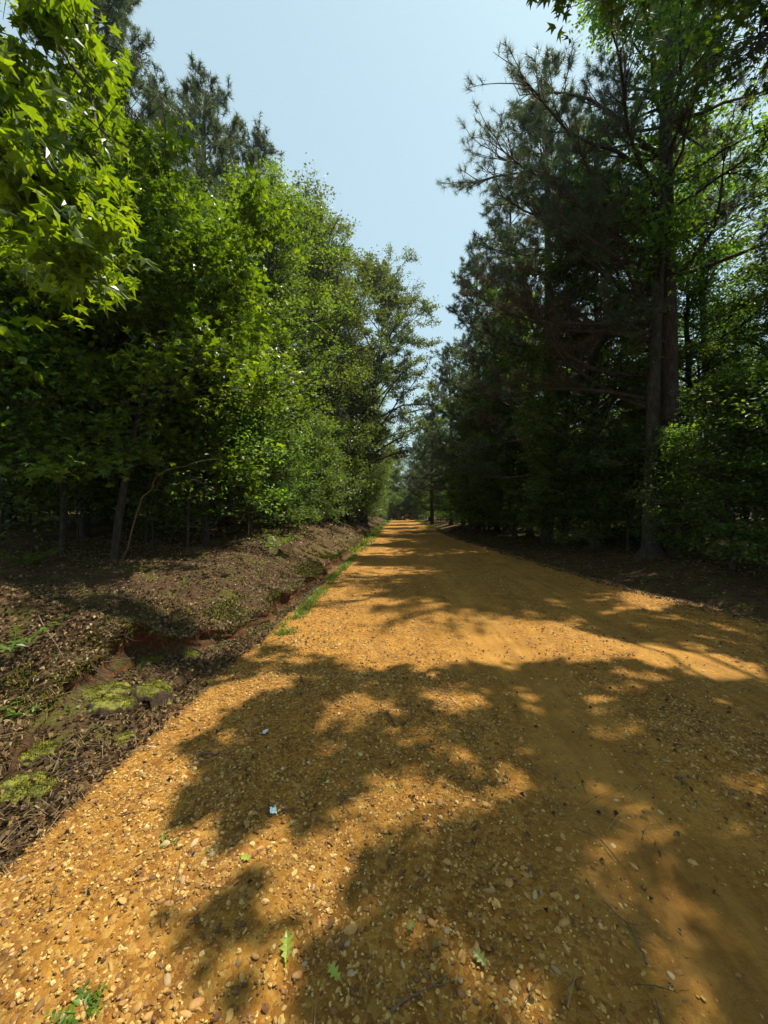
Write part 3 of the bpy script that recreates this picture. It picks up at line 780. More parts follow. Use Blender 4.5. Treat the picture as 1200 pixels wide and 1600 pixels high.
# the wood behind
def wood(side, n, seed):
    r = np.random.default_rng(seed); done = []
    tries = 0
    while len(done) < n and tries < 5000:
        tries += 1
        y = r.uniform(5, 84); x = side * (9.5 + abs(r.normal(0, 8)))
        if side < 0 and y < 9 and x > -12: continue
        if side > 0 and y < 8 and x < 14: continue
        if any((x - a) ** 2 + (y - b) ** 2 < 2.6 ** 2 for a, b in done): continue
        if y / (abs(x)) < 0.62: continue
        done.append((x, y))
        kd = ['tall', 'tall', 'full', 'low'][int(r.integers(0, 4))]
        hmax = 13 + 0.05 * y
        if side > 0 and x < 16: hmax = 10.5
        h = r.uniform(hmax * 0.75, hmax) if kd != 'low' else r.uniform(4, 8)
        idx = int(r.integers(0, len(V[kd])))
        if side > 0 and kd == 'tall': idx = 1
        plant(kd, idx, x, y, h, 'tree standing back in the dark wood on the %s' % ('left' if side < 0 else 'right'), 'forest_tree', 'deep wood on the %s' % ('left' if side < 0 else 'right'))
wood(-1, 62, 3); wood(1, 62, 4)
for side in (-1, 1):
    r2 = np.random.default_rng(40 + side); cnt = 0
    while cnt < 85:
        y = 4 + 62 * r2.uniform() ** 1.3; x = side * (7.6 + 20 * r2.uniform() ** 1.2)
        if abs(x) * 1.0 > y * 1.25 + 1: continue
        if side < 0 and y < 9 and x > -7.6 - 0.2 * (9 - y): continue
        cnt += 1
        plant('low', int(r2.integers(0, 3)), x, y, r2.uniform(2.2, 5), 'bushy undergrowth tree back between the trunks on the %s' % ('left' if side < 0 else 'right'), 'undergrowth_tree', 'undergrowth inside the wood on the %s' % ('left' if side < 0 else 'right'), cat='small tree', fat=1.5)
# trees closing the view at the end of the track
for k, (x, y, h, kd, i) in enumerate([(-6, 76, 15, 'full', 0), (-2.8, 90, 19, 'full', 1), (0.2, 95, 18.5, 'full', 2), (3.2, 89, 19, 'pine', 1), (6.5, 84, 18, 'full', 1), (-9.5, 86, 18, 'full', 0), (10, 90, 19, 'full', 2), (-0.8, 84, 12, 'full', 0), (2.4, 86, 12, 'full', 1), (-4.2, 82, 11, 'full', 1), (5.2, 77, 9, 'low', 0), (1.0, 83, 7, 'low', 1), (-2.2, 82, 7, 'low', 0), (3.6, 80, 7, 'low', 1), (-3.4, 79, 5, 'low', 0), (-1.3, 80.5, 5.5, 'low', 1), (0.3, 79.5, 5, 'low', 0), (2.0, 80, 5.5, 'low', 1), (4.2, 79, 5, 'low', 0), (-5, 98, 21, 'full', 2), (6, 100, 21, 'full', 1)]):
    plant(kd, i, x, y, h, 'distant tree closing the view where the track vanishes', 'distant_tree', 'trees beyond the end of the track')

# ------------------------------------------------------------------ arching oak over the track
tr, P, Mx = grow(61, 21.0, 7.0, base=0.16, limbs=60, leaf=0.16, per=19, secs=12, twigs=6, lean=(2.2, -0.5), radius=0.3)
lf = Geo(); kp = ~in_sky(P + np.array([-3.1, 33, 0.3])) | (np.random.default_rng(1).uniform(size=len(P)) < 0.4)
lf.stamp(DIA_V, DIA_F, Mx[kp], P[kp])
tree_object('oak_tree', (-3.1, 33, 0.3), tr.mesh('trunk', M['bark']), lf.mesh('crown', M['oak'], False), 'big oak on the left whose limbs arch right across the far track', 'tree')

# ------------------------------------------------------------------ the big pine on the right
BP = np.array([7.55, 11.2, 0.35])
def limb_to(px, py, depth, t, H, dry=False, e=None):
    q = unproj(px, py, depth) - BP - np.array([0, 0, H * t * 0.98])
    L = np.linalg.norm(q)
    return (t, math.atan2(q[1], q[0]), math.asin(q[2] / L) - 0.12, L * 0.93, dry)
HP = 20.0
extra = [limb_to(735, 130, 10.0, 0.47, HP), limb_to(745, 190, 10.2, 0.44, HP), limb_to(730, 275, 10.3, 0.40, HP), limb_to(800, 60, 9.5, 0.52, HP), limb_to(770, 330, 10.6, 0.34, HP),
         limb_to(710, 430, 12, 0.30, HP), limb_to(700, 610, 12.0, 0.20, HP, True), limb_to(730, 520, 11.0, 0.25, HP, True), limb_to(830, 20, 9.0, 0.56, HP), limb_to(790, 240, 9.6, 0.42, HP),
         limb_to(850, 120, 8.6, 0.50, HP), limb_to(820, 380, 9.5, 0.36, HP, True), limb_to(760, 600, 11.4, 0.22, HP, True), limb_to(860, 300, 9.0, 0.40, HP), limb_to(740, 400, 11.0, 0.33, HP, True)]
def keep_pine(p):
    w = p + BP
    return ~(wants_sun(w) & (np.random.default_rng(2).uniform(size=len(w)) < 0.35))
tr, nd = grow_pine(71, HP, 4.2, base=0.30, whorls=17, per_whorl=3, subs=12, n=40, L=0.20, extra=extra, dry=0.08, tufts=5, w=0.0042, keep=keep_pine, radius=0.29)
tree_object('pine_tree', tuple(BP), tr.mesh('trunk', M['pinebark']), nd.mesh('crown', [M['needle'], M['needle_dry']], False), 'big dark pine on the right with long crooked limbs and brown lower sprays', 'tree')

# companion broadleaf beside it, pale trunk
BQ = np.array([6.75, 10.7, 0.35])
tr, P, Mx = grow(81, 20, 3.2, base=0.34, limbs=46, leaf=0.12, per=11, secs=10, twigs=6, radius=0.2, lean=(0.5, 0.3))
W = P + BQ
kp = ~wants_sun(W) & ~in_sky(W)
lf = Geo(); lf.stamp(DIA_V, DIA_F, Mx[kp], P[kp])
tree_object('broadleaf_tree', tuple(BQ), tr.mesh('trunk', M['bark']), lf.mesh('crown', M['dark'], False), 'tall pale trunked broadleaf standing close beside the big dark pine', 'tree')

# ------------------------------------------------------------------ sweetgum at the right, mostly unseen crown shaped to shade the near road
BR = np.array([6.4, 3.4, 0.3])
rng = np.random.default_rng(91)
tr = Geo()
tk = wander(rng, (0, 0, -0.3), (-0.06, 0.1, 1), 14.5, 12, 0.03)
tr.tube(tk, 0.2 * (1 - 0.9 * np.linspace(0, 1, 13)) + 0.02, 10)
nP = 1500
G = np.stack([rng.uniform(-6.0, 5.6, nP * 9), rng.uniform(-0.6, 6.2, nP * 9), np.zeros(nP * 9)], 1)
bank = G[:, 0] < -1.75
h = rng.uniform(6.8, 10.0, len(G)) + 3.0 * sstep(2.5, 4.5, G[:, 1])
Q = G + SUN[None] * (h / SUN[2])[:, None]  # sprays set sunward of the ground they are meant to shade
px, py, d = proj(Q)
gx, gy, gd = proj(G)
hidden = (py < -15) | (px > 1215) | ((px > 880) & (rng.uniform(size=len(px)) < 0.3))
free = (gx < 330) & (gy > 1050) & ~in_any(gx, gy, SHADE)           # the sunny left foreground
ok = ~wants_sun(Q) & hidden & ~free & (~bank | ((py < -70) & (fbm(G[:, 0] * 0.9, G[:, 1] * 0.9, 171, 3) > -0.02)))  # boughs over the bank are added out of view for patchy shade
Q = Q[ok][:int(nP * 3.3)]
# limbs: cluster the sprays and run a limb to each cluster
cent = Q[rng.choice(len(Q), 30, replace=False)]
for _ in range(6):
    a = np.argmin(((Q[:, None] - cent[None]) ** 2).sum(-1), 1)
    cent = np.array([Q[a == i].mean(0) if (a == i).any() else cent[i] for i in range(30)])
P0, P1 = [], []
for i in range(30):
    c = cent[i] - BR
    mem = Q[a == i] - BR
    if not len(mem): continue
    st = tk[min(11, max(4, int((c[2] - 2.2 - 0.2 * np.hypot(c[0], c[1])) / 14.5 * 12)))]
    mid = (st + c) / 2 + np.array([0, 0, 0.35]) + rng.normal(0, 0.2, 3)
    uu = np.linspace(0, 1, 9)[:, None]
    pts = (1 - uu) ** 2 * st + 2 * uu * (1 - uu) * mid + uu ** 2 * c
    pts[1:-1] += rng.normal(0, 0.05, (7, 3))
    tr.tube(pts, 0.05 * (1 - 0.8 * uu[:, 0]), 6)
    for m_ in mem:
        j = pts[rng.integers(5, 9)]
        mm = (j + m_) / 2 + rng.normal(0, 0.06, 3)
        tr.tube(np.array([j, mm, m_]), [0.009, 0.006, 0.003], 3)
        P0.append(m_ - unit(m_ - j) * 0.25); P1.append(m_)
P0, P1 = np.array(P0), np.array(P1)
P, Mx = leaves_on(rng, P0, P1, 10, 0.15, 0.13, 0.85)
kp = ~wants_sun(P + BR)
P, Mx = P[kp], Mx[kp]
lf = Geo()
wide = LONG_V * [2.2, 1, 1]
px, py, d = proj(P + BR)
seen = (d > 0) & (px < 1260) & (px > -60) & (py > -60)
lf.stamp(wide, LONG_F, Mx[~seen], P[~seen])
for k in range(4): lf.stamp(STARS[k][0], STARS[k][1], Mx[seen][k::4], P[seen][k::4])
tree_object('sweetgum_tree', tuple(BR), tr.mesh('trunk', M['bark']), lf.mesh('crown', M['gum2'], False), 'sweetgum at the top right corner, its unseen boughs shaped to shade the near track', 'tree')

# ------------------------------------------------------------------ near trees on the left with star leaves
def hero(seed, loc, label, name='sweetgum_sapling', nparts=0, **kw):
    tr, P, Mx = grow(seed, **kw)
    root = link(name, None, None, loc); tag(root, label, 'tree')
    tr.build('trunk', M['bark'], root)
    W = P + np.array(loc)
    kp = ~in_sky(W)
    P, Mx, W = P[kp], Mx[kp], W[kp]
    px, py, d = proj(W)
    vis = (px > 0) & (px < 1200) & (py > 0) & (py < 1600)
    order = np.argsort(np.where(vis, d, 99))
    top = set(order[:nparts].tolist())
    rest = np.array([i for i in range(len(P)) if i not in top])
    lf = Geo()
    if loc[0] < -6.9 or loc[1] > 9: lf.stamp(LONG_V * [2.4, 1, 1], LONG_F, Mx[rest], P[rest])
    else:
        for k in range(4): lf.stamp(STARS[k][0], STARS[k][1], Mx[rest[k::4]], P[rest[k::4]])
    cr = lf.build('crown', M['gum'], root, False)
    if nparts: cr['kind'] = 'stuff'
    for n_, i in enumerate(order[:nparts]): single_leaf(root, P[i], Mx[i], n_, M['gum'])
    return root
from mathutils import Matrix
LEAFMESH = {}
def single_leaf(root, p, mx, k, mat, nm='leaf'):
    key = (k % 4, mat.name)
    if key not in LEAFMESH:
        g = Geo(); g.add(*STARS[k % 4]); LEAFMESH[key] = g.mesh('leaf', mat, False)
    o = link(nm, LEAFMESH[key], root)
    m = Matrix(mx.T.tolist()).to_4x4(); m.translation = Vector(p.tolist())
    o.matrix_local = m
    return o
hero(101, (-5.2, 6.8, 0.42), 'leaning sweetgum sapling on the left bank with sunlit star leaves reaching over the ditch', nparts=300, H=6.0, R=2.6, base=0.32, limbs=36, leaf=0.14, per=11, secs=9, twigs=5, lean=(1.1, 0.2), radius=0.075, up=(10, 55), flat=0.8)
hero(102, (-6.6, 7.3, 0.45), 'straight thin sapling left of the leaning sweetgum', H=6.4, R=2.3, base=0.38, limbs=34, leaf=0.14, per=8, secs=8, twigs=5, radius=0.07, up=(10, 55), flat=0.75)
hero(103, (-7.0, 5.6, 0.5), 'very thin sapling nearest the left edge of the picture', H=6.5, R=2.0, base=0.3, limbs=26, leaf=0.14, per=8, secs=8, twigs=5, radius=0.04, up=(10, 55), flat=0.75)
hero(104, (-5.0, 9.6, 0.45), 'young sweetgum behind the leaning sapling at the edge of the ditch', H=7.5, R=2.4, base=0.22, limbs=34, leaf=0.14, per=8, secs=8, twigs=5, radius=0.07, up=(10, 55), flat=0.75)

# overhanging sweetgum bough, top left, leaves large in view
BO = np.array([-4.4, 0.9, 0.35])
rng = np.random.default_rng(111)
root = tag(link('sweetgum_tree', None, None, tuple(BO)), 'sweetgum whose bright star leaves hang into the top left corner', 'tree')
tr = Geo()
tk = wander(rng, (0, 0, -0.3), (0.02, 0.05, 1), 8.5, 10, 0.03)
tr.tube(tk, 0.12 * (1 - 0.85 * np.linspace(0, 1, 11)), 9)
boughs = [[(0, 60, 2.6), (60, 200, 2.3), (100, 330, 2.15), (150, 400, 2.1)], [(-150, -150, 2.8), (40, -20, 2.6), (120, 110, 2.4), (170, 220, 2.3)], [(-120, 100, 2.4), (-20, 250, 2.3), (50, 330, 2.25), (90, 400, 2.2)],
          [(-100, 200, 3.2), (20, 330, 3.0), (110, 380, 2.9), (180, 415, 2.8)], [(-200, -60, 2.0), (-80, 60, 2.0), (0, 190, 2.0), (40, 280, 2.0)], [(-60, -160, 3.4), (40, -60, 3.2), (105, 30, 3.1), (150, 90, 3.0)],
          [(-60, 20, 3.6), (70, 130, 3.5), (150, 250, 3.4), (190, 330, 3.3)], [(-160, 300, 3.8), (-40, 360, 3.6), (60, 420, 3.5), (130, 440, 3.4)], [(-120, -220, 2.3), (20, -120, 2.3), (90, -20, 2.25), (130, 60, 2.2)]]
P0, P1 = [], []
for bpts in boughs:
    w = np.array([unproj(*b) for b in bpts]) - BO
    st = tk[min(9, 3 + int(w[0][2] / 1.4))]
    full = np.vstack([st, (st + w[0]) / 2 + np.array([0, 0, 0.4]), w])
    uu = np.linspace(0, len(full) - 1, 16)
    pts = np.stack([np.interp(uu, range(len(full)), full[:, c]) for c in range(3)], 1) + rng.normal(0, 0.02, (16, 3))
    tr.tube(pts, 0.026 * (1 - 0.85 * np.linspace(0, 1, 16)) + 0.002, 6)
    for k in range(46):
        u = rng.uniform(5, 15)
        b = np.array([np.interp(u, range(16), pts[:, c]) for c in range(3)])
        e = b + unit(unit(pts[-1] - pts[6]) * 0.9 + rng.normal(0, 0.75, 3) + np.array([0, 0, -0.1])) * rng.uniform(0.1, 0.42)
        P0.append(b); P1.append(e)
P0, P1 = np.array(P0), np.array(P1)
tr.segs(P0, P1, np.full(len(P0), 0.004), np.full(len(P0), 0.0018))
tr.build('trunk', M['bark'], root)
P, Mx = leaves_on(rng, P0, P1, 10, 0.115, 0.05, 0.28, 1.25)
px, py, d = proj(P + BO)
kp = ~in_sky(P + BO) & (px < 235)
edge = np.interp(py, [-300, 0, 100, 200, 300, 440, 600], [110, 115, 165, 190, 200, 235, 60])
kp &= (px < edge + 8)
P, Mx, d, px, py = P[kp], Mx[kp], d[kp], px[kp], py[kp]
vis = (px > -10) & (py > -20) & (py < 500)
order = np.argsort(np.where(vis, d, 99)); top = order[:300]; rest = order[300:]
lf = Geo()
for k in range(4): lf.stamp(STARS[k][0], STARS[k][1], Mx[rest[k::4]], P[rest[k::4]])
lf.build('foliage', M['gum_near'], root, False)['kind'] = 'stuff'
for n_, i in enumerate(top): single_leaf(root, P[i], Mx[i], n_, M['gum_near'])

# ------------------------------------------------------------------ gravel
def ico():
    p = (1 + 5 ** 0.5) / 2
    v = np.array([(-1, p, 0), (1, p, 0), (-1, -p, 0), (1, -p, 0), (0, -1, p), (0, 1, p), (0, -1, -p), (0, 1, -p), (p, 0, -1), (p, 0, 1), (-p, 0, -1), (-p, 0, 1)], float)
    f = [(0, 11, 5), (0, 5, 1), (0, 1, 7), (0, 7, 10), (0, 10, 11), (1, 5, 9), (5, 11, 4), (11, 10, 2), (10, 7, 6), (7, 1, 8), (3, 9, 4), (3, 4, 2), (3, 2, 6), (3, 6, 8), (3, 8, 9), (4, 9, 5), (2, 4, 11), (6, 2, 10), (8, 6, 7), (9, 8, 1)]
    v /= np.linalg.norm(v[0])
    return v, np.array(f)
def ico2():
    v, f = ico(); v = [tuple(x) for x in v]; mid = {}; nf = []
    def m(a, b):
        k = (min(a, b), max(a, b))
        if k not in mid:
            q = (np.array(v[a]) + np.array(v[b])); q /= np.linalg.norm(q); v.append(tuple(q)); mid[k] = len(v) - 1
        return mid[k]
    for a, b, c in f:
        x, y, z = m(a, b), m(b, c), m(c, a); nf += [(a, x, z), (b, y, x), (c, z, y), (x, y, z)]
    return np.array(v), np.array(nf)
JV, JF = ico2()
def dome():
    v, f = [], []
    for k in range(5): v.append((math.cos(k * 1.2566), math.sin(k * 1.2566), -0.35))
    for k in range(5): v.append((0.62 * math.cos(k * 1.2566 + .6), 0.62 * math.sin(k * 1.2566 + .6), 0.75 + 0.12 * (k % 2)))
    for k in range(5): f += [(k, (k + 1) % 5, 5 + k), ((k + 1) % 5, 5 + (k + 1) % 5, 5 + k)]
    f += [(5, 6, 7), (5, 7, 8), (5, 8, 9)]
    return np.array(v), np.array(f)
IV, IF = dome()
rng = np.random.default_rng(201)
def stone_mats(n, size):
    ang = rng.uniform(0, 2 * PI, n)
    sx = size * rng.uniform(0.8, 1.45, n); sy = size * rng.uniform(0.5, 0.95, n); sz = size * rng.uniform(0.3, 0.7, n)
    nrm = unit(np.array([0, 0, 1.0]) + rng.normal(0, 0.22, (n, 3)) * 1.5)
    fr = frames(nrm, np.stack([np.cos(ang), np.sin(ang), 0 * ang], 1))
    return fr * np.stack([sx, sy, sz], 1)[:, :, None], sz
def gravel_density(x, y):
    tr1 = np.exp(-((x - 1.15 - 0.15 * fbm(y * .4, 0 * y, 61, 2)) / 0.5) ** 2) + np.exp(-((x - 2.95) / 0.5) ** 2)
    d = 1 - 0.93 * np.clip(tr1, 0, 1)
    d = d * (0.55 + 0.6 * fbm(x * 1.5, y * 1.5, 62, 3) + 0.35 * np.exp(-((x + 1.1) / 0.6) ** 2) + 0.6 * np.exp(-((x - XR(y) + 0.35) / 0.35) ** 2))
    d = d * np.where(x < XL(y) - 0.05, 0.25, 1) * np.where(x < XL(y) - .5, 0, 1)
    return np.clip(d, 0.01, 1)
def scatter_stones(n, y0, y1, med, sig, x0=None, x1=None, ypow=1.0, smax=0.03):
    y = y0 + (y1 - y0) * rng.uniform(0, 1, n) ** ypow
    lo = XL(y) - 0.3; hi = XR(y) + 0.5
    px_l = (-625 / F) * y - 0.1; px_r = (600 / F) * y + 0.1
    lo = np.maximum(lo, px_l); hi = np.minimum(hi, px_r)
    x = lo + (hi - lo) * rng.uniform(0, 1, n)
    k = rng.uniform(0, 1, n) < gravel_density(x, y)
    x, y = x[k], y[k]
    s = np.clip(med * np.exp(rng.normal(0, sig, len(x))), 0.003, smax)
    return x, y, s
g = Geo()
for (n, y0, y1, med, sig, yp) in ((70000, 0.75, 3.6, 0.0052, 0.45, 0.85), (27000, 3.4, 9, 0.008, 0.45, 1.2), (9000, 9, 26, 0.013, 0.4, 1.4)):
    x, y, s = scatter_stones(n, y0, y1, med, sig, ypow=yp, smax=0.0165 if y0 < 3 else 0.022)
    Mx, sz = stone_mats(len(x), s)
    z = ground_z(x, y) + sz * 0.1
    g.stamp(IV, IF, Mx, np.stack([x, y, z], 1))
gr = g.build('gravel', M['pebble'], road, False); gr['kind'] = 'stuff'
# the largest pebbles, each a piece of its own
pm = []
for k in range(6):
    v = JV * (1 + 0.22 * np.stack([vnoise(JV[:, 0] * 1.7 + k * 9, JV[:, 1] * 1.7 + JV[:, 2] * 2.1, 70 + k)] * 3, 1))
    q = Geo(); q.add(v, JF); pm.append(q.mesh('pebble', M['pebble2'] if 'pebble2' in M else M['pebble'], True))
def pebble_mat():
    m, t, out = newmat('large_pebble')
    oi = N(t, 'ShaderNodeObjectInfo'); tc = N(t, 'ShaderNodeTexCoord')
    col = ramp(t, [(0.0, (0.16, 0.09, 0.035)), (0.25, (0.34, 0.17, 0.05)), (0.5, (0.46, 0.27, 0.09)), (0.75, (0.36, 0.20, 0.07)), (0.92, (0.30, 0.22, 0.12)), (1.0, (0.50, 0.39, 0.20))], oi.outputs['Random'])
    nz = noise(t, 3, 6, 0.7, tc.outputs['Object'])
    col = mix(t, 0.6, col, ramp(t, [(0.3, (0.45, 0.4, 0.35)), (0.7, (1.1, 1.05, 1.0))], nz), 'MULTIPLY')
    p = N(t, 'ShaderNodeBsdfPrincipled'); t.links.new(col, p.inputs['Base Color']); p.inputs['Roughness'].default_value = 0.7
    p.inputs['Specular IOR Level'].default_value = 0.22
    b = N(t, 'ShaderNodeBump'); b.inputs['Strength'].default_value = 0.35; b.inputs['Distance'].default_value = 0.004
    t.links.new(noise(t, 6, 5, 0.7, tc.outputs['Object']), b.inputs['Height']); t.links.new(b.outputs[0], p.inputs['Normal'])
    t.links.new(p.outputs[0], out.inputs[0]); return m
pmat = pebble_mat()
for me in pm: me.materials.clear(); me.materials.append(pmat)
x, y, s = scatter_stones(900, 0.85, 3.4, 0.0125, 0.28, ypow=1.1, smax=0.022)
sel = np.argsort(-s / y)[:300]
x, y, s = x[sel], y[sel], s[sel]
Mx, sz = stone_mats(len(x), s)
zz = ground_z(x, y) + sz * 0.05
for k in range(len(x)):
    o = link('pebble', pm[k % 6], road)
    m = Matrix(Mx[k].T.tolist()).to_4x4(); m.translation = Vector((x[k], y[k], zz[k]))
    o.matrix_local = m

# ------------------------------------------------------------------ leaf litter
def litter(name, xf, n, y0, y1, size, ypow, label, dens=None):
    y = y0 + (y1 - y0) * rng.uniform(0, 1, n) ** ypow
    x = xf(y, rng.uniform(0, 1, n))
    if dens is not None:
        k = rng.uniform(0, 1, n) < dens(x, y); x, y = x[k], y[k]
    n = len(x)
    a = rng.uniform(0, 2 * PI, n)
    nrm = unit(np.array([0, 0, 1.0]) + rng.normal(0, 0.5, (n, 3)))
    s = size * rng.uniform(0.5, 1.3, n) * (1 + 0.03 * y)
    Mx = frames(nrm, np.stack([np.cos(a), np.sin(a), 0 * a], 1)) * s[:, None, None]
    curl = LONG_V.copy(); curl[:, 0] *= 2.0; curl[:, 2] = 0.35 * (np.abs(curl[:, 0]) / 0.28) ** 1.5 + 0.2 * (curl[:, 1] - .5) ** 2
    z = ground_z(x, y) + rng.uniform(0.002, 0.02, n)
    nrm2 = None
    g = Geo(); nr_ = y < 5; Pq = np.stack([x, y, z], 1)
    g.stamp(curl, LONG_F, Mx[nr_], Pq[nr_]); g.stamp(DIA_V * [1.2, 1, 3], DIA_F, Mx[~nr_], Pq[~nr_])
    # dropped pine needles
    m = n // 2
    i = rng.integers(0, n, m); a = rng.uniform(0, PI, m)
    Nn = frames(np.tile([0, 0, 1.0], (m, 1)), np.stack([np.cos(a), np.sin(a), 0 * a], 1))
    Nx = Nn * np.stack([np.full(m, 0.0028), rng.uniform(0.08, 0.2, m), np.full(m, 0.1)], 1)[:, :, None]
    NV = np.array([(-.5, -.5, 0), (.5, -.5, 0), (.5, 0, .08), (-.5, 0, .08), (.3, .5, 0), (-.3, .5, 0)], float)
    g.stamp(NV, np.array([(0, 1, 2, 3), (3, 2, 4, 5)]), Nx, np.stack([x[i], y[i], z[i] + 0.006], 1))
    m = n // 40
    i = rng.integers(0, n, m); a = rng.uniform(0, 2 * PI, m); L_ = rng.uniform(0.06, 0.32, m)[:, None]
    q0 = np.stack([x[i], y[i], z[i] + 0.012], 1); q1 = q0 + np.stack([np.cos(a), np.sin(a), rng.uniform(-.05, .3, m)], 1) * L_
    q1[:, 2] = np.maximum(q1[:, 2], ground_z(q1[:, 0], q1[:, 1]) + 0.01)
    g.segs(q0, q1, rng.uniform(0.0015, 0.004, m), rng.uniform(0.0008, 0.002, m), 1)
    return tag(g.build(name, [M['litter'], M['twig']], None, False), label, 'leaf litter', None, 'stuff')
patchy = lambda x, y: np.clip(0.72 + 0.9 * fbm(x * 1.1, y * 1.1, 66, 3), 0.08, 1)
litter('leaf_litter', lambda y, u: XS(y) - 0.05 - (u ** 1.5) * 5.5, 52000, 0.9, 10, 0.032, 1.1, 'dry brown leaves and needles lying on the left bank', patchy)
litter('leaf_litter', lambda y, u: XS(y) + (XL(y) - XS(y)) * u ** 0.8, 7500, 0.9, 9, 0.032, 1.0, 'dry leaves drifted along the foot of the left cut bank', patchy)
litter('leaf_litter', lambda y, u: XS(y) - 0.05 - u * 5, 9000, 10, 34, 0.07, 1.3, 'dry leaves on the far part of the left bank', patchy)
litter('leaf_litter', lambda y, u: XR(y) - 0.35 + (u ** 1.3) * 5.0, 21000, 3.5, 30, 0.042, 1.3, 'dry brown leaves covering the right verge under the trees', patchy)
def road_litter_x(y, u): return XL(y) + (XR(y) - XL(y)) * u
litter('leaf_litter', road_litter_x, 4200, 0.9, 9, 0.022, 1.0, 'thin scatter of dry leaf bits and pine needles on the orange track', lambda x, y: np.clip(0.35 + .8 * fbm(x * 2, y * 2, 68, 2), .05, 1))

# ------------------------------------------------------------------ moss
def moss_mound(name, cx, cyy, rx, ry, hh, seed, label, clay_skirt=True):
    k = 46
    u = np.linspace(-1, 1, k); A, B = np.meshgrid(u, u, indexing='ij')
    R_ = np.sqrt(A ** 2 + B ** 2) * (1 + 0.28 * fbm(A * 2.2 + seed, B * 2.2, seed, 3))
    prof = np.clip(1 - R_ ** 5, 0, 1) ** 0.5
    X = cx + A * rx; Y = cyy + B * ry
    Z = ground_z(X, Y) * 0 + hh * prof * (0.8 + 0.35 * fbm(X * 8, Y * 8, seed + 1, 3)) + 0.012 * fbm(X * 45, Y * 45, seed + 2, 2) * prof - 0.03 * (1 - prof) + float(ground_z(np.array([cx]), np.array([cyy]))[0]) - 0.015
    g = Geo(); g.add(np.stack([X, Y, Z], -1), grid_faces(k, k)[:, ::-1])
    r = link(name, None, None, (0, 0, 0))
    g.build('soil_block', M['mossy_soil'], r)
    # moss fronds on the top
    n = int(20000 * rx * ry / 0.06)
    a = rng.uniform(-1, 1, n); b = rng.uniform(-1, 1, n)
    ii = np.clip(((a + 1) / 2 * (k - 1)).astype(int), 0, k - 1); jj = np.clip(((b + 1) / 2 * (k - 1)).astype(int), 0, k - 1)
    m_ = (prof[ii, jj] > 0.2) & (fbm(a * 2.4 + seed * 3, b * 2.4, 140, 3) + 0.25 * prof[ii, jj] + rng.uniform(-.12, .12, n) > 0.05)
    P = np.stack([cx + a * rx, cyy + b * ry, Z[ii, jj]], 1)[m_]
    n = len(P)
    nr = unit(rng.normal(0, 1, (n, 3)) * np.array([1, 1, .3])); dr = unit(np.array([0, 0, 1.0]) + rng.normal(0, 0.55, (n, 3)))
    Mx = frames(nr, dr) * rng.uniform(0.004, 0.011, n)[:, None, None]
    mg = Geo(); mg.stamp(DIA_V * [0.8, 1, 1] - [0, 0.2, 0], DIA_F, Mx, P)
    mg.build('moss', M['moss'], r, False)
    return tag(r, label, 'moss clump')
for (x_, y_, rx, ry, hh, sd, lab) in [(-1.97, 2.98, 0.17, 0.14, 0.12, 5, 'bright yellow green moss block standing at the ditch edge, right end of the mossy shelf'),
        (-2.12, 2.78, 0.19, 0.13, 0.10, 6, 'long mossy hump just below the bright moss block'), (-2.36, 3.02, 0.2, 0.17, 0.08, 7, 'flat mossy patch at the left end of the mossy shelf'),
        (-1.84, 2.48, 0.14, 0.12, 0.05, 8, 'small mossy clod at the road edge below the mossy shelf'), (-2.28, 2.3, 0.17, 0.13, 0.06, 9, 'low mossy mound halfway between the mossy shelf and the left edge of the picture'),
        (-2.05, 2.02, 0.2, 0.12, 0.07, 10, 'mossy lump at the left edge over a little red cut'), (-2.5, 3.75, 0.16, 0.1, 0.08, 11, 'moss tuft on the lip of the dark hollow in the cut bank'),
        (-2.17, 3.9, 0.11, 0.1, 0.1, 12, 'moss tuft where the cut bank juts towards the track')]:
    moss_mound('moss_clump', x_, y_, rx, ry, hh, sd, lab)
# moss fringe along the lip and patches on the bank
n = 46000
y = 1.2 + (14 - 1.2) * rng.uniform(0, 1, n) ** 1.3
x = XS(y) - 0.03 - np.abs(rng.normal(0, 0.42, n))
k = fbm(x * 2.6, y * 2.6, 88, 3) + 0.5 * np.exp(-((XS(y) - x) / 0.14) ** 2) > 0.2
x, y = x[k], y[k]; n = len(x)
nr = unit(rng.normal(0, 1, (n, 3)) * np.array([1, 1, .3])); dr = unit(np.array([0, 0, 1.0]) + rng.normal(0, 0.6, (n, 3)))
g = Geo(); g.stamp(DIA_V * [0.8, 1, 1], DIA_F, frames(nr, dr) * (rng.uniform(0.016, 0.04, n) * (1 + 0.06 * y))[:, None, None], np.stack([x, y, ground_z(x, y) - 0.004], 1))
tag(g.build('moss', M['moss'], None, False), 'low moss spread along the lip of the left bank', 'moss', None, 'stuff')

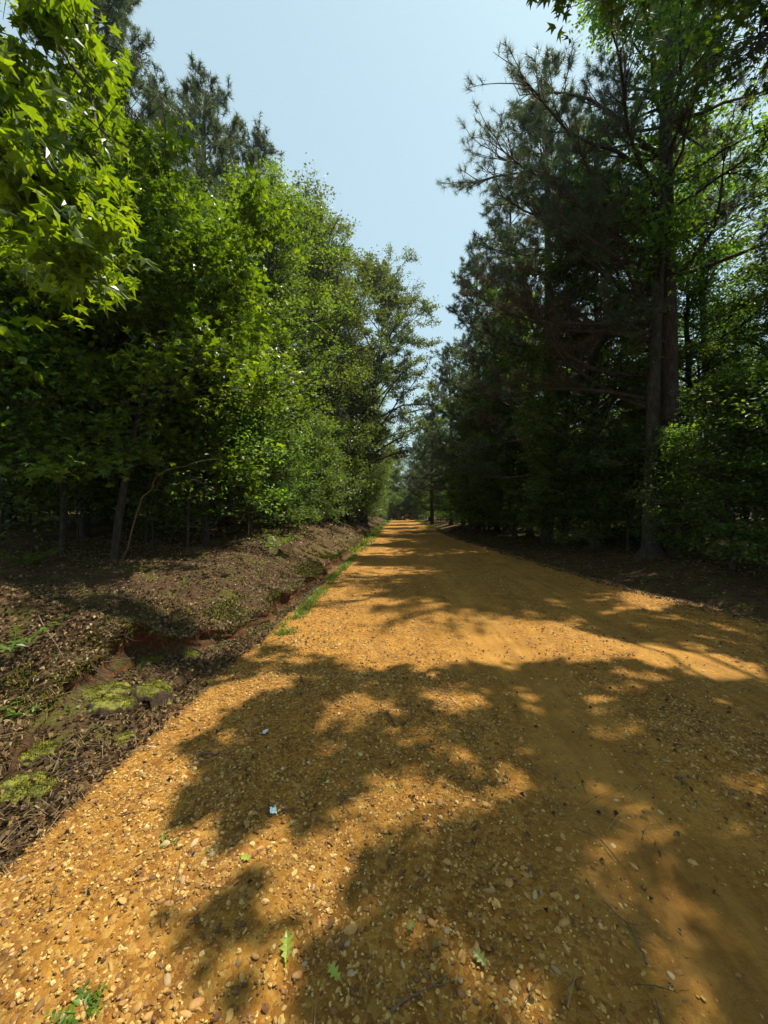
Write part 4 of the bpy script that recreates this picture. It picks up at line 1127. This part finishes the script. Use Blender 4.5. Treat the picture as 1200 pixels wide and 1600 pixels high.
# ------------------------------------------------------------------ grass along the left edge of the track
def blades(n, x, y, h, w):
    a = rng.uniform(0, 2 * PI, n)
    d = unit(np.stack([np.cos(a) * 0.5, np.sin(a) * 0.5, np.ones(n)], 1) + rng.normal(0, 0.15, (n, 3)))
    s = unit(np.cross(d, rng.normal(0, 1, (n, 3)))) * w[:, None]
    b = np.stack([x, y, ground_z(x, y) - 0.01], 1)
    out = np.stack([np.cos(a), np.sin(a), 0 * a], 1)
    m = b + d * h[:, None] * 0.55; t = b + d * h[:, None] + out * h[:, None] * 0.35 - np.array([0, 0, 1]) * h[:, None] * 0.1
    V_ = np.stack([b - s, b + s, m + s * .8, m - s * .8, t], 1).reshape(-1, 3)
    i = np.arange(n)[:, None] * 5
    return V_, i
g = Geo()
def add_blades(x, y, h, w):
    n = len(x); V_, i = blades(n, x, y, h, w)
    base = g.n
    g.add(V_, (i + np.array([0, 1, 2, 3])))
    g.l.append(((i + np.array([3, 2, 4])) + base).ravel()); g.s.append(np.full(n, 3)); g.m.append(np.zeros(n, np.int64))
n = 5200
y = 4.6 + 9 * rng.uniform(0, 1, n) ** 1.2; x = -1.45 - 0.012 * (y - 5) + rng.normal(0, 0.07, n) + 0.05 * fbm(y * 2, y * 0, 3, 2)
k = fbm(x * 3, y * 3, 99, 2) > -0.28
add_blades(x[k], y[k], rng.uniform(0.03, 0.10, k.sum()), np.full(k.sum(), 0.003) * (1 + .1 * y[k]))
n = 3500
y = 14 + 50 * rng.uniform(0, 1, n); x = XL(y) - 0.1 + rng.normal(0, 0.25, n)
add_blades(x, y, rng.uniform(0.08, 0.28, n), np.full(n, 0.012))
n = 1500
y = 2.4 + 5 * rng.uniform(0, 1, n); x = XS(y) - np.abs(rng.normal(0, .3, n)) + 0.2; k = fbm(x * 4, y * 4, 97, 2) > 0.15
add_blades(x[k], y[k], rng.uniform(0.04, 0.12, k.sum()), np.full(k.sum(), 0.002))
n = 1500
y = 30 + 40 * rng.uniform(0, 1, n); x = XR(y) + 0.2 + rng.normal(0, 0.25, n)
add_blades(x, y, rng.uniform(0.1, 0.3, n), np.full(n, 0.012))
tag(g.build('grass', M['grass'], None, False), 'thin strip of green grass along the left edge of the track', 'grass', None, 'stuff')

# ------------------------------------------------------------------ sticks, roots, fallen wood
def gz(x, y): return float(ground_z(np.array([x]), np.array([y]))[0])
def px_ground(px, py, z=0.0):
    d = (1.5 - z) * F / (py - 800.0)
    p = unproj(px, py, d); return p
def stick(name, pxs, r, label, z=0.012, cat='stick', mat='twig', forks=0, group=None):
    pts = []
    for a in pxs:
        p = px_ground(a[0], a[1], a[2] if len(a) > 2 else 0.0)
        if len(a) <= 2: p[2] = gz(p[0], p[1]) + z
        pts.append(p)
    pts = np.array(pts)
    uu = np.linspace(0, len(pts) - 1, max(6, 4 * len(pts)))
    q = np.stack([np.interp(uu, range(len(pts)), pts[:, c]) for c in range(3)], 1) + rng.normal(0, r * 0.5, (len(uu), 3))
    g = Geo(); g.tube(q, r * np.linspace(1.1, 0.45, len(q)), 6)
    for f in range(forks):
        j = q[int(len(q) * rng.uniform(.3, .8))]
        g.tube(wander(rng, j, unit(rng.normal(0, 1, 3) * [1, 1, .15]), np.linalg.norm(q[-1] - q[0]) * 0.35, 3, 0.2), [r * .5, r * .4, r * .3, r * .15], 4)
    o = g.build(name, M[mat]); return tag(o, label, cat, group)
stick('stick', [(470, 1060), (475, 1078), (468, 1095)], 0.006, 'short dark stick standing out of the shaded gravel left of centre')
stick('stick', [(603, 1115), (620, 1140), (645, 1128), (640, 1100)], 0.006, 'curved dark twig in the shade at the middle of the near track', forks=2)
stick('stick', [(440, 1272), (468, 1270)], 0.005, 'short dark twig touching the scrap of clear plastic')
stick('twig', [(645, 1405), (675, 1375)], 0.003, 'fine twig in the gravel below the middle of the picture')
stick('twig', [(940, 1320), (985, 1372)], 0.003, 'long fine pine twig lying on the packed wheel track')
stick('twig', [(610, 1590), (700, 1540)], 0.004, 'thin stick at the bottom edge right of centre', forks=1)
stick('stick', [(310, 1192), (345, 1188)], 0.008, 'stubby dark stick at the top of the left shadow patch')
stick('fallen_branch', [(1010, 1520), (985, 1460), (940, 1420)], 0.004, 'brown twig on the right of the near gravel, left of a sunny patch', forks=2)
stick('root', [(300, 1012, .12), (318, 1022, .10), (332, 1040, .02), (326, 1052, -.02)], 0.007, 'pale bent root sticking out of the cut bank', cat='root', forks=1)
stick('root', [(312, 1026, .1), (320, 1050, .0)], 0.005, 'thin straight root hanging beside the pale bent root', cat='root')
stick('root', [(150, 1036, .16), (210, 1028, .17)], 0.005, 'thin root lying across the dark recess of the left cut bank', cat='root')
stick('fallen_branch', [(700, 832), (725, 828), (760, 829)], 0.06, 'fallen pale branch on the right verge where it meets the thicket', 0.1, 'fallen branch', forks=2)
stick('fallen_branch', [(870, 862), (910, 848), (930, 858)], 0.02, 'crooked dead branch in the leaf litter on the right verge', 0.1, 'fallen branch', forks=2)
stick('fallen_branch', [(1010, 900), (960, 905)], 0.012, 'small dead branch lying on the right bank in deep shade', 0.05, 'fallen branch', forks=2)
stick('fallen_branch', [(112, 950), (150, 905)], 0.012, 'straight dead stick in the litter below the leaning sapling', 0.05, 'fallen branch', forks=1)
stick('fallen_branch', [(60, 1060), (100, 1090)], 0.006, 'thin dead stick below the left cut bank', 0.05, 'fallen branch', forks=1)
g = Geo()
for k in range(70):
    y_ = rng.uniform(2.9, 5.6); hs_ = float(HS(np.array([y_]))[0]); xs_ = float(XS(np.array([y_]))[0])
    if hs_ < 0.15: continue
    a_ = np.array([xs_ - 0.04, y_, hs_ + rng.uniform(-.08, .01)])
    g.tube(wander(rng, a_, (rng.uniform(.1, .5), rng.normal(0, .5), -0.6), rng.uniform(.06, .24), 5, .3), rng.uniform(.001, .003) * np.array([1, .9, .8, .6, .4, .2]), 3)
tag(g.build('roots', M['twig']), 'fine hairy roots hanging from the lip of the left cut bank', 'roots', None, 'stuff')
# bare branches arching from the left bank
def bare(label, pts3, r):
    pts = np.array([unproj(*p) for p in pts3])
    g0 = gz(pts[0][0], pts[0][1]); pts[0][2] = g0 - 0.05
    uu = np.linspace(0, len(pts) - 1, 14)
    q = np.stack([np.interp(uu, range(len(pts)), pts[:, c]) for c in range(3)], 1) + rng.normal(0, 0.015, (14, 3))
    g = Geo(); g.tube(q, r * np.linspace(1.1, 0.2, 14), 6)
    for f in range(5):
        j = q[int(rng.integers(5, 13))]
        g.tube(wander(rng, j, unit(q[-1] - q[5]) + rng.normal(0, .5, 3), rng.uniform(.3, .8), 4, 0.15), r * np.array([.4, .32, .25, .18, .08]), 4)
    tag(g.build('bare_branch', M['twig']), label, 'dead branch')
bare('bare grey dead branch arching up to the right over the left bank', [(190, 890, 6.4), (215, 790, 6.3), (250, 740, 6.2), (300, 722, 6.1), (345, 718, 6.0)], 0.014)
bare('long thin dead branch slanting down towards the ditch on the left', [(340, 815, 8.5), (400, 850, 7.6), (450, 880, 7.0)], 0.012)

# ------------------------------------------------------------------ small plants
def frond_plant(name, x, y, label, n=7, h=0.35, mat='gum', leaf=0.05, pairs=7, spread=0.8):
    z = gz(x, y)
    r = link(name, None, None, (x, y, z)); tag(r, label, 'plant')
    st, lf = Geo(), Geo()
    for k in range(n):
        a = k * 2.4 + rng.uniform(-.3, .3)
        L = h * rng.uniform(.7, 1.15)
        pts = wander(rng, (0, 0, -0.01), (math.cos(a) * spread, math.sin(a) * spread, 1.0), L, 6, 0.06, -0.12)
        st.tube(pts, np.linspace(0.003, 0.001, 7), 4)
        u = np.linspace(1.5, 6, pairs)
        P = np.stack([np.interp(u, range(7), pts[:, c]) for c in range(3)], 1)
        ax = unit(pts[-1] - pts[1]); sd = unit(np.cross(ax, [0, 0, 1.0]))
        for sg in (-1, 1):
            D = np.tile(sd * sg + ax * 0.45, (pairs, 1)) + rng.normal(0, .12, (pairs, 3))
            Nn = np.tile([0, 0, 1.0], (pairs, 1)) + rng.normal(0, .25, (pairs, 3))
            lf.stamp(LONG_V * [1.3, 1, 1], LONG_F, frames(Nn, D) * (leaf * np.linspace(1, .6, pairs))[:, None, None], P)
    st.build('stem', M['grass'], r); lf.build('leaves', M[mat], r, False)
    return r
p = px_ground(18, 1075, .1); frond_plant('seedling', p[0], p[1], 'bright green compound-leaved seedling at the left edge above the ditch', 6, 0.42, leaf=0.075)
p = px_ground(30, 1130, .05); frond_plant('seedling', p[0], p[1], 'small pale green seedling below the compound-leaved one at the left edge', 5, 0.2, leaf=0.05, pairs=4)
p = px_ground(125, 1590, 0); frond_plant('seedling', p[0], p[1], 'light green jagged weed in the gravel at the bottom left', 5, 0.085, leaf=0.03, pairs=5, spread=1.0)
p = unproj(430, 800, 9.5); frond_plant('fern', p[0], p[1], 'bright ferny sprig at the dark foot of the left tree wall', 9, 0.8, leaf=0.13, pairs=9)
p = px_ground(262, 1325, 0); frond_plant('seedling', p[0], p[1], 'tiny green sprout in the sunny gravel on the left', 3, 0.05, leaf=0.025, pairs=3)
p = unproj(40, 840, 5.6); frond_plant('fern', p[0], p[1], 'pale grassy fern in the shade at the left edge', 9, 0.6, leaf=0.09, pairs=8)
for q_, (xx, yy, lab) in enumerate([(620, 815, 0)] * 0): pass

# fallen green leaves
def oak_leaf_mesh(mat):
    side = [(0.05, 0.0), (0.06, .12), (0.22, .22), (0.10, .32), (0.34, .48), (0.13, .55), (0.30, .74), (0.11, .78), (0.05, .95)]
    V_ = [(0, 0, 0)] ; L_ = []
    mid = [(0, y_, 0.0) for _, y_ in side]
    R_ = [(x_, y_, 0.06 + .1 * x_) for x_, y_ in side]; Lf = [(-x_ * .9, y_ + .02, 0.05) for x_, y_ in side]
    V_ = mid + R_ + Lf + [(0, 1.02, .03)]
    k = len(side); Fc = []
    for i in range(k - 1):
        Fc += [(i, k + i, k + i + 1), (i, k + i + 1, i + 1), (i, 2 * k + i + 1, 2 * k + i), (i, i + 1, 2 * k + i + 1)]
    Fc += [(k - 1, 2 * k - 1, 3 * k), (k - 1, 3 * k, 3 * k - 1)]
    g = Geo(); g.add(np.array(V_), np.array(Fc)); st = Geo()
    g.add(np.array([(-.012, 0, 0), (.012, 0, 0), (.012, -.3, .02), (-.012, -.3, .02)]), np.array([(0, 1, 2, 3)]))
    return g.mesh('fallen_leaf', mat, False)
M['fresh'] = leaf_mat('fresh_fallen_leaf', [(0.24, 0.30, 0.03), (0.34, 0.38, 0.05)], 0.3)
M['olive'] = leaf_mat('olive_fallen_leaf', [(0.14, 0.16, 0.03), (0.20, 0.22, 0.05)], 0.3)
fm, fo = oak_leaf_mesh(M['fresh']), oak_leaf_mesh(M['olive'])
for (px_, py_, s, a, me, lab) in [(447, 1512, 0.09, 0.2, fm, 'pointed yellow green leaf lying in the gravel at the bottom, nearest the centre'),
                                 (532, 1545, 0.06, 0.9, fm, 'small bright green leaf right of the pointed one near the bottom edge'),
                                 (392, 1350, 0.05, 1.5, fm, 'pale green leaf in the sunny gravel left of centre'),
                                 (466, 1288, 0.045, 2.2, fo, 'little green leaf just below the scrap of clear plastic'),
                                 (762, 1532, 0.06, 0.7, fo, 'dull green leaf in the shaded gravel at the bottom right of centre'),
                                 (648, 1450, 0.05, 2.5, fo, 'narrow olive leaf half buried in the middle gravel'),
                                 (254, 1328, 0.04, 0.4, fo, 'small round green leaf in the sunny gravel on the left'),
                                 (508, 1218, 0.045, 2.9, fo, 'olive leaf in the shadow above the scrap of clear plastic')]:
    p = px_ground(px_, py_)
    o = link('fallen_leaf', me, None, (p[0], p[1], gz(p[0], p[1]) + 0.012))
    o.scale = (s, s, s); o.rotation_euler = (0.15, -0.2, a)
    tag(o, lab, 'leaf', 'green leaves fallen on the track')
def scrap(px_, py_, w, l, mat, label, name, seed):
    p = px_ground(px_, py_); k = 7
    u = np.linspace(-.5, .5, k); A, B = np.meshgrid(u, u, indexing='ij')
    r_ = 1 + 0.25 * fbm(A * 4 + seed, B * 4, seed, 2)
    X = A * w * r_; Y = B * l * r_; Z = 0.016 + 0.012 * fbm(A * 5 + seed, B * 5, seed + 1, 2)
    g = Geo(); g.add(np.stack([X, Y, Z], -1), grid_faces(k, k)); g.add(np.stack([X, Y, Z - 0.003], -1), grid_faces(k, k)[:, ::-1])
    o = g.build(name, M[mat], None, False); o.location = (p[0], p[1], gz(p[0], p[1])); o.rotation_euler = (0, 0, 0.6 + seed)
    tag(o, label, 'litter')
scrap(427, 1272, 0.03, 0.045, 'plastic', 'crumpled scrap of clear bluish plastic on the shaded gravel', 'plastic_scrap', 3)
scrap(414, 1152, 0.045, 0.025, 'paper', 'white scrap of paper on the shaded gravel up from the plastic', 'paper_scrap', 4)
print('tris', sum(len(m.polygons) for m in bpy.data.meshes), 'objs', len(bpy.data.objects))
HZ = 0.00025
if HZ:
    hb = bpy.data.meshes.new('haze')
    x0, x1, y0, y1, z0, z1 = -310, 310, -12, 305, -7, 30
    hb.from_pydata([(x0, y0, z0), (x1, y0, z0), (x1, y1, z0), (x0, y1, z0), (x0, y0, z1), (x1, y0, z1), (x1, y1, z1), (x0, y1, z1)], [], [(3, 2, 1, 0), (4, 5, 6, 7), (0, 1, 5, 4), (1, 2, 6, 5), (2, 3, 7, 6), (3, 0, 4, 7)])
    m, t, out = newmat('summer_haze')
    pv = N(t, 'ShaderNodeVolumePrincipled'); pv.inputs['Density'].default_value = HZ
    pv.inputs['Color'].default_value = (0.88, 0.94, 1.0, 1); pv.inputs['Anisotropy'].default_value = 0.3
    t.links.new(pv.outputs[0], out.inputs['Volume'])
    hb.materials.append(m)
    tag(link('haze', hb), 'thin pale summer haze over the whole place', None, None, 'stuff')
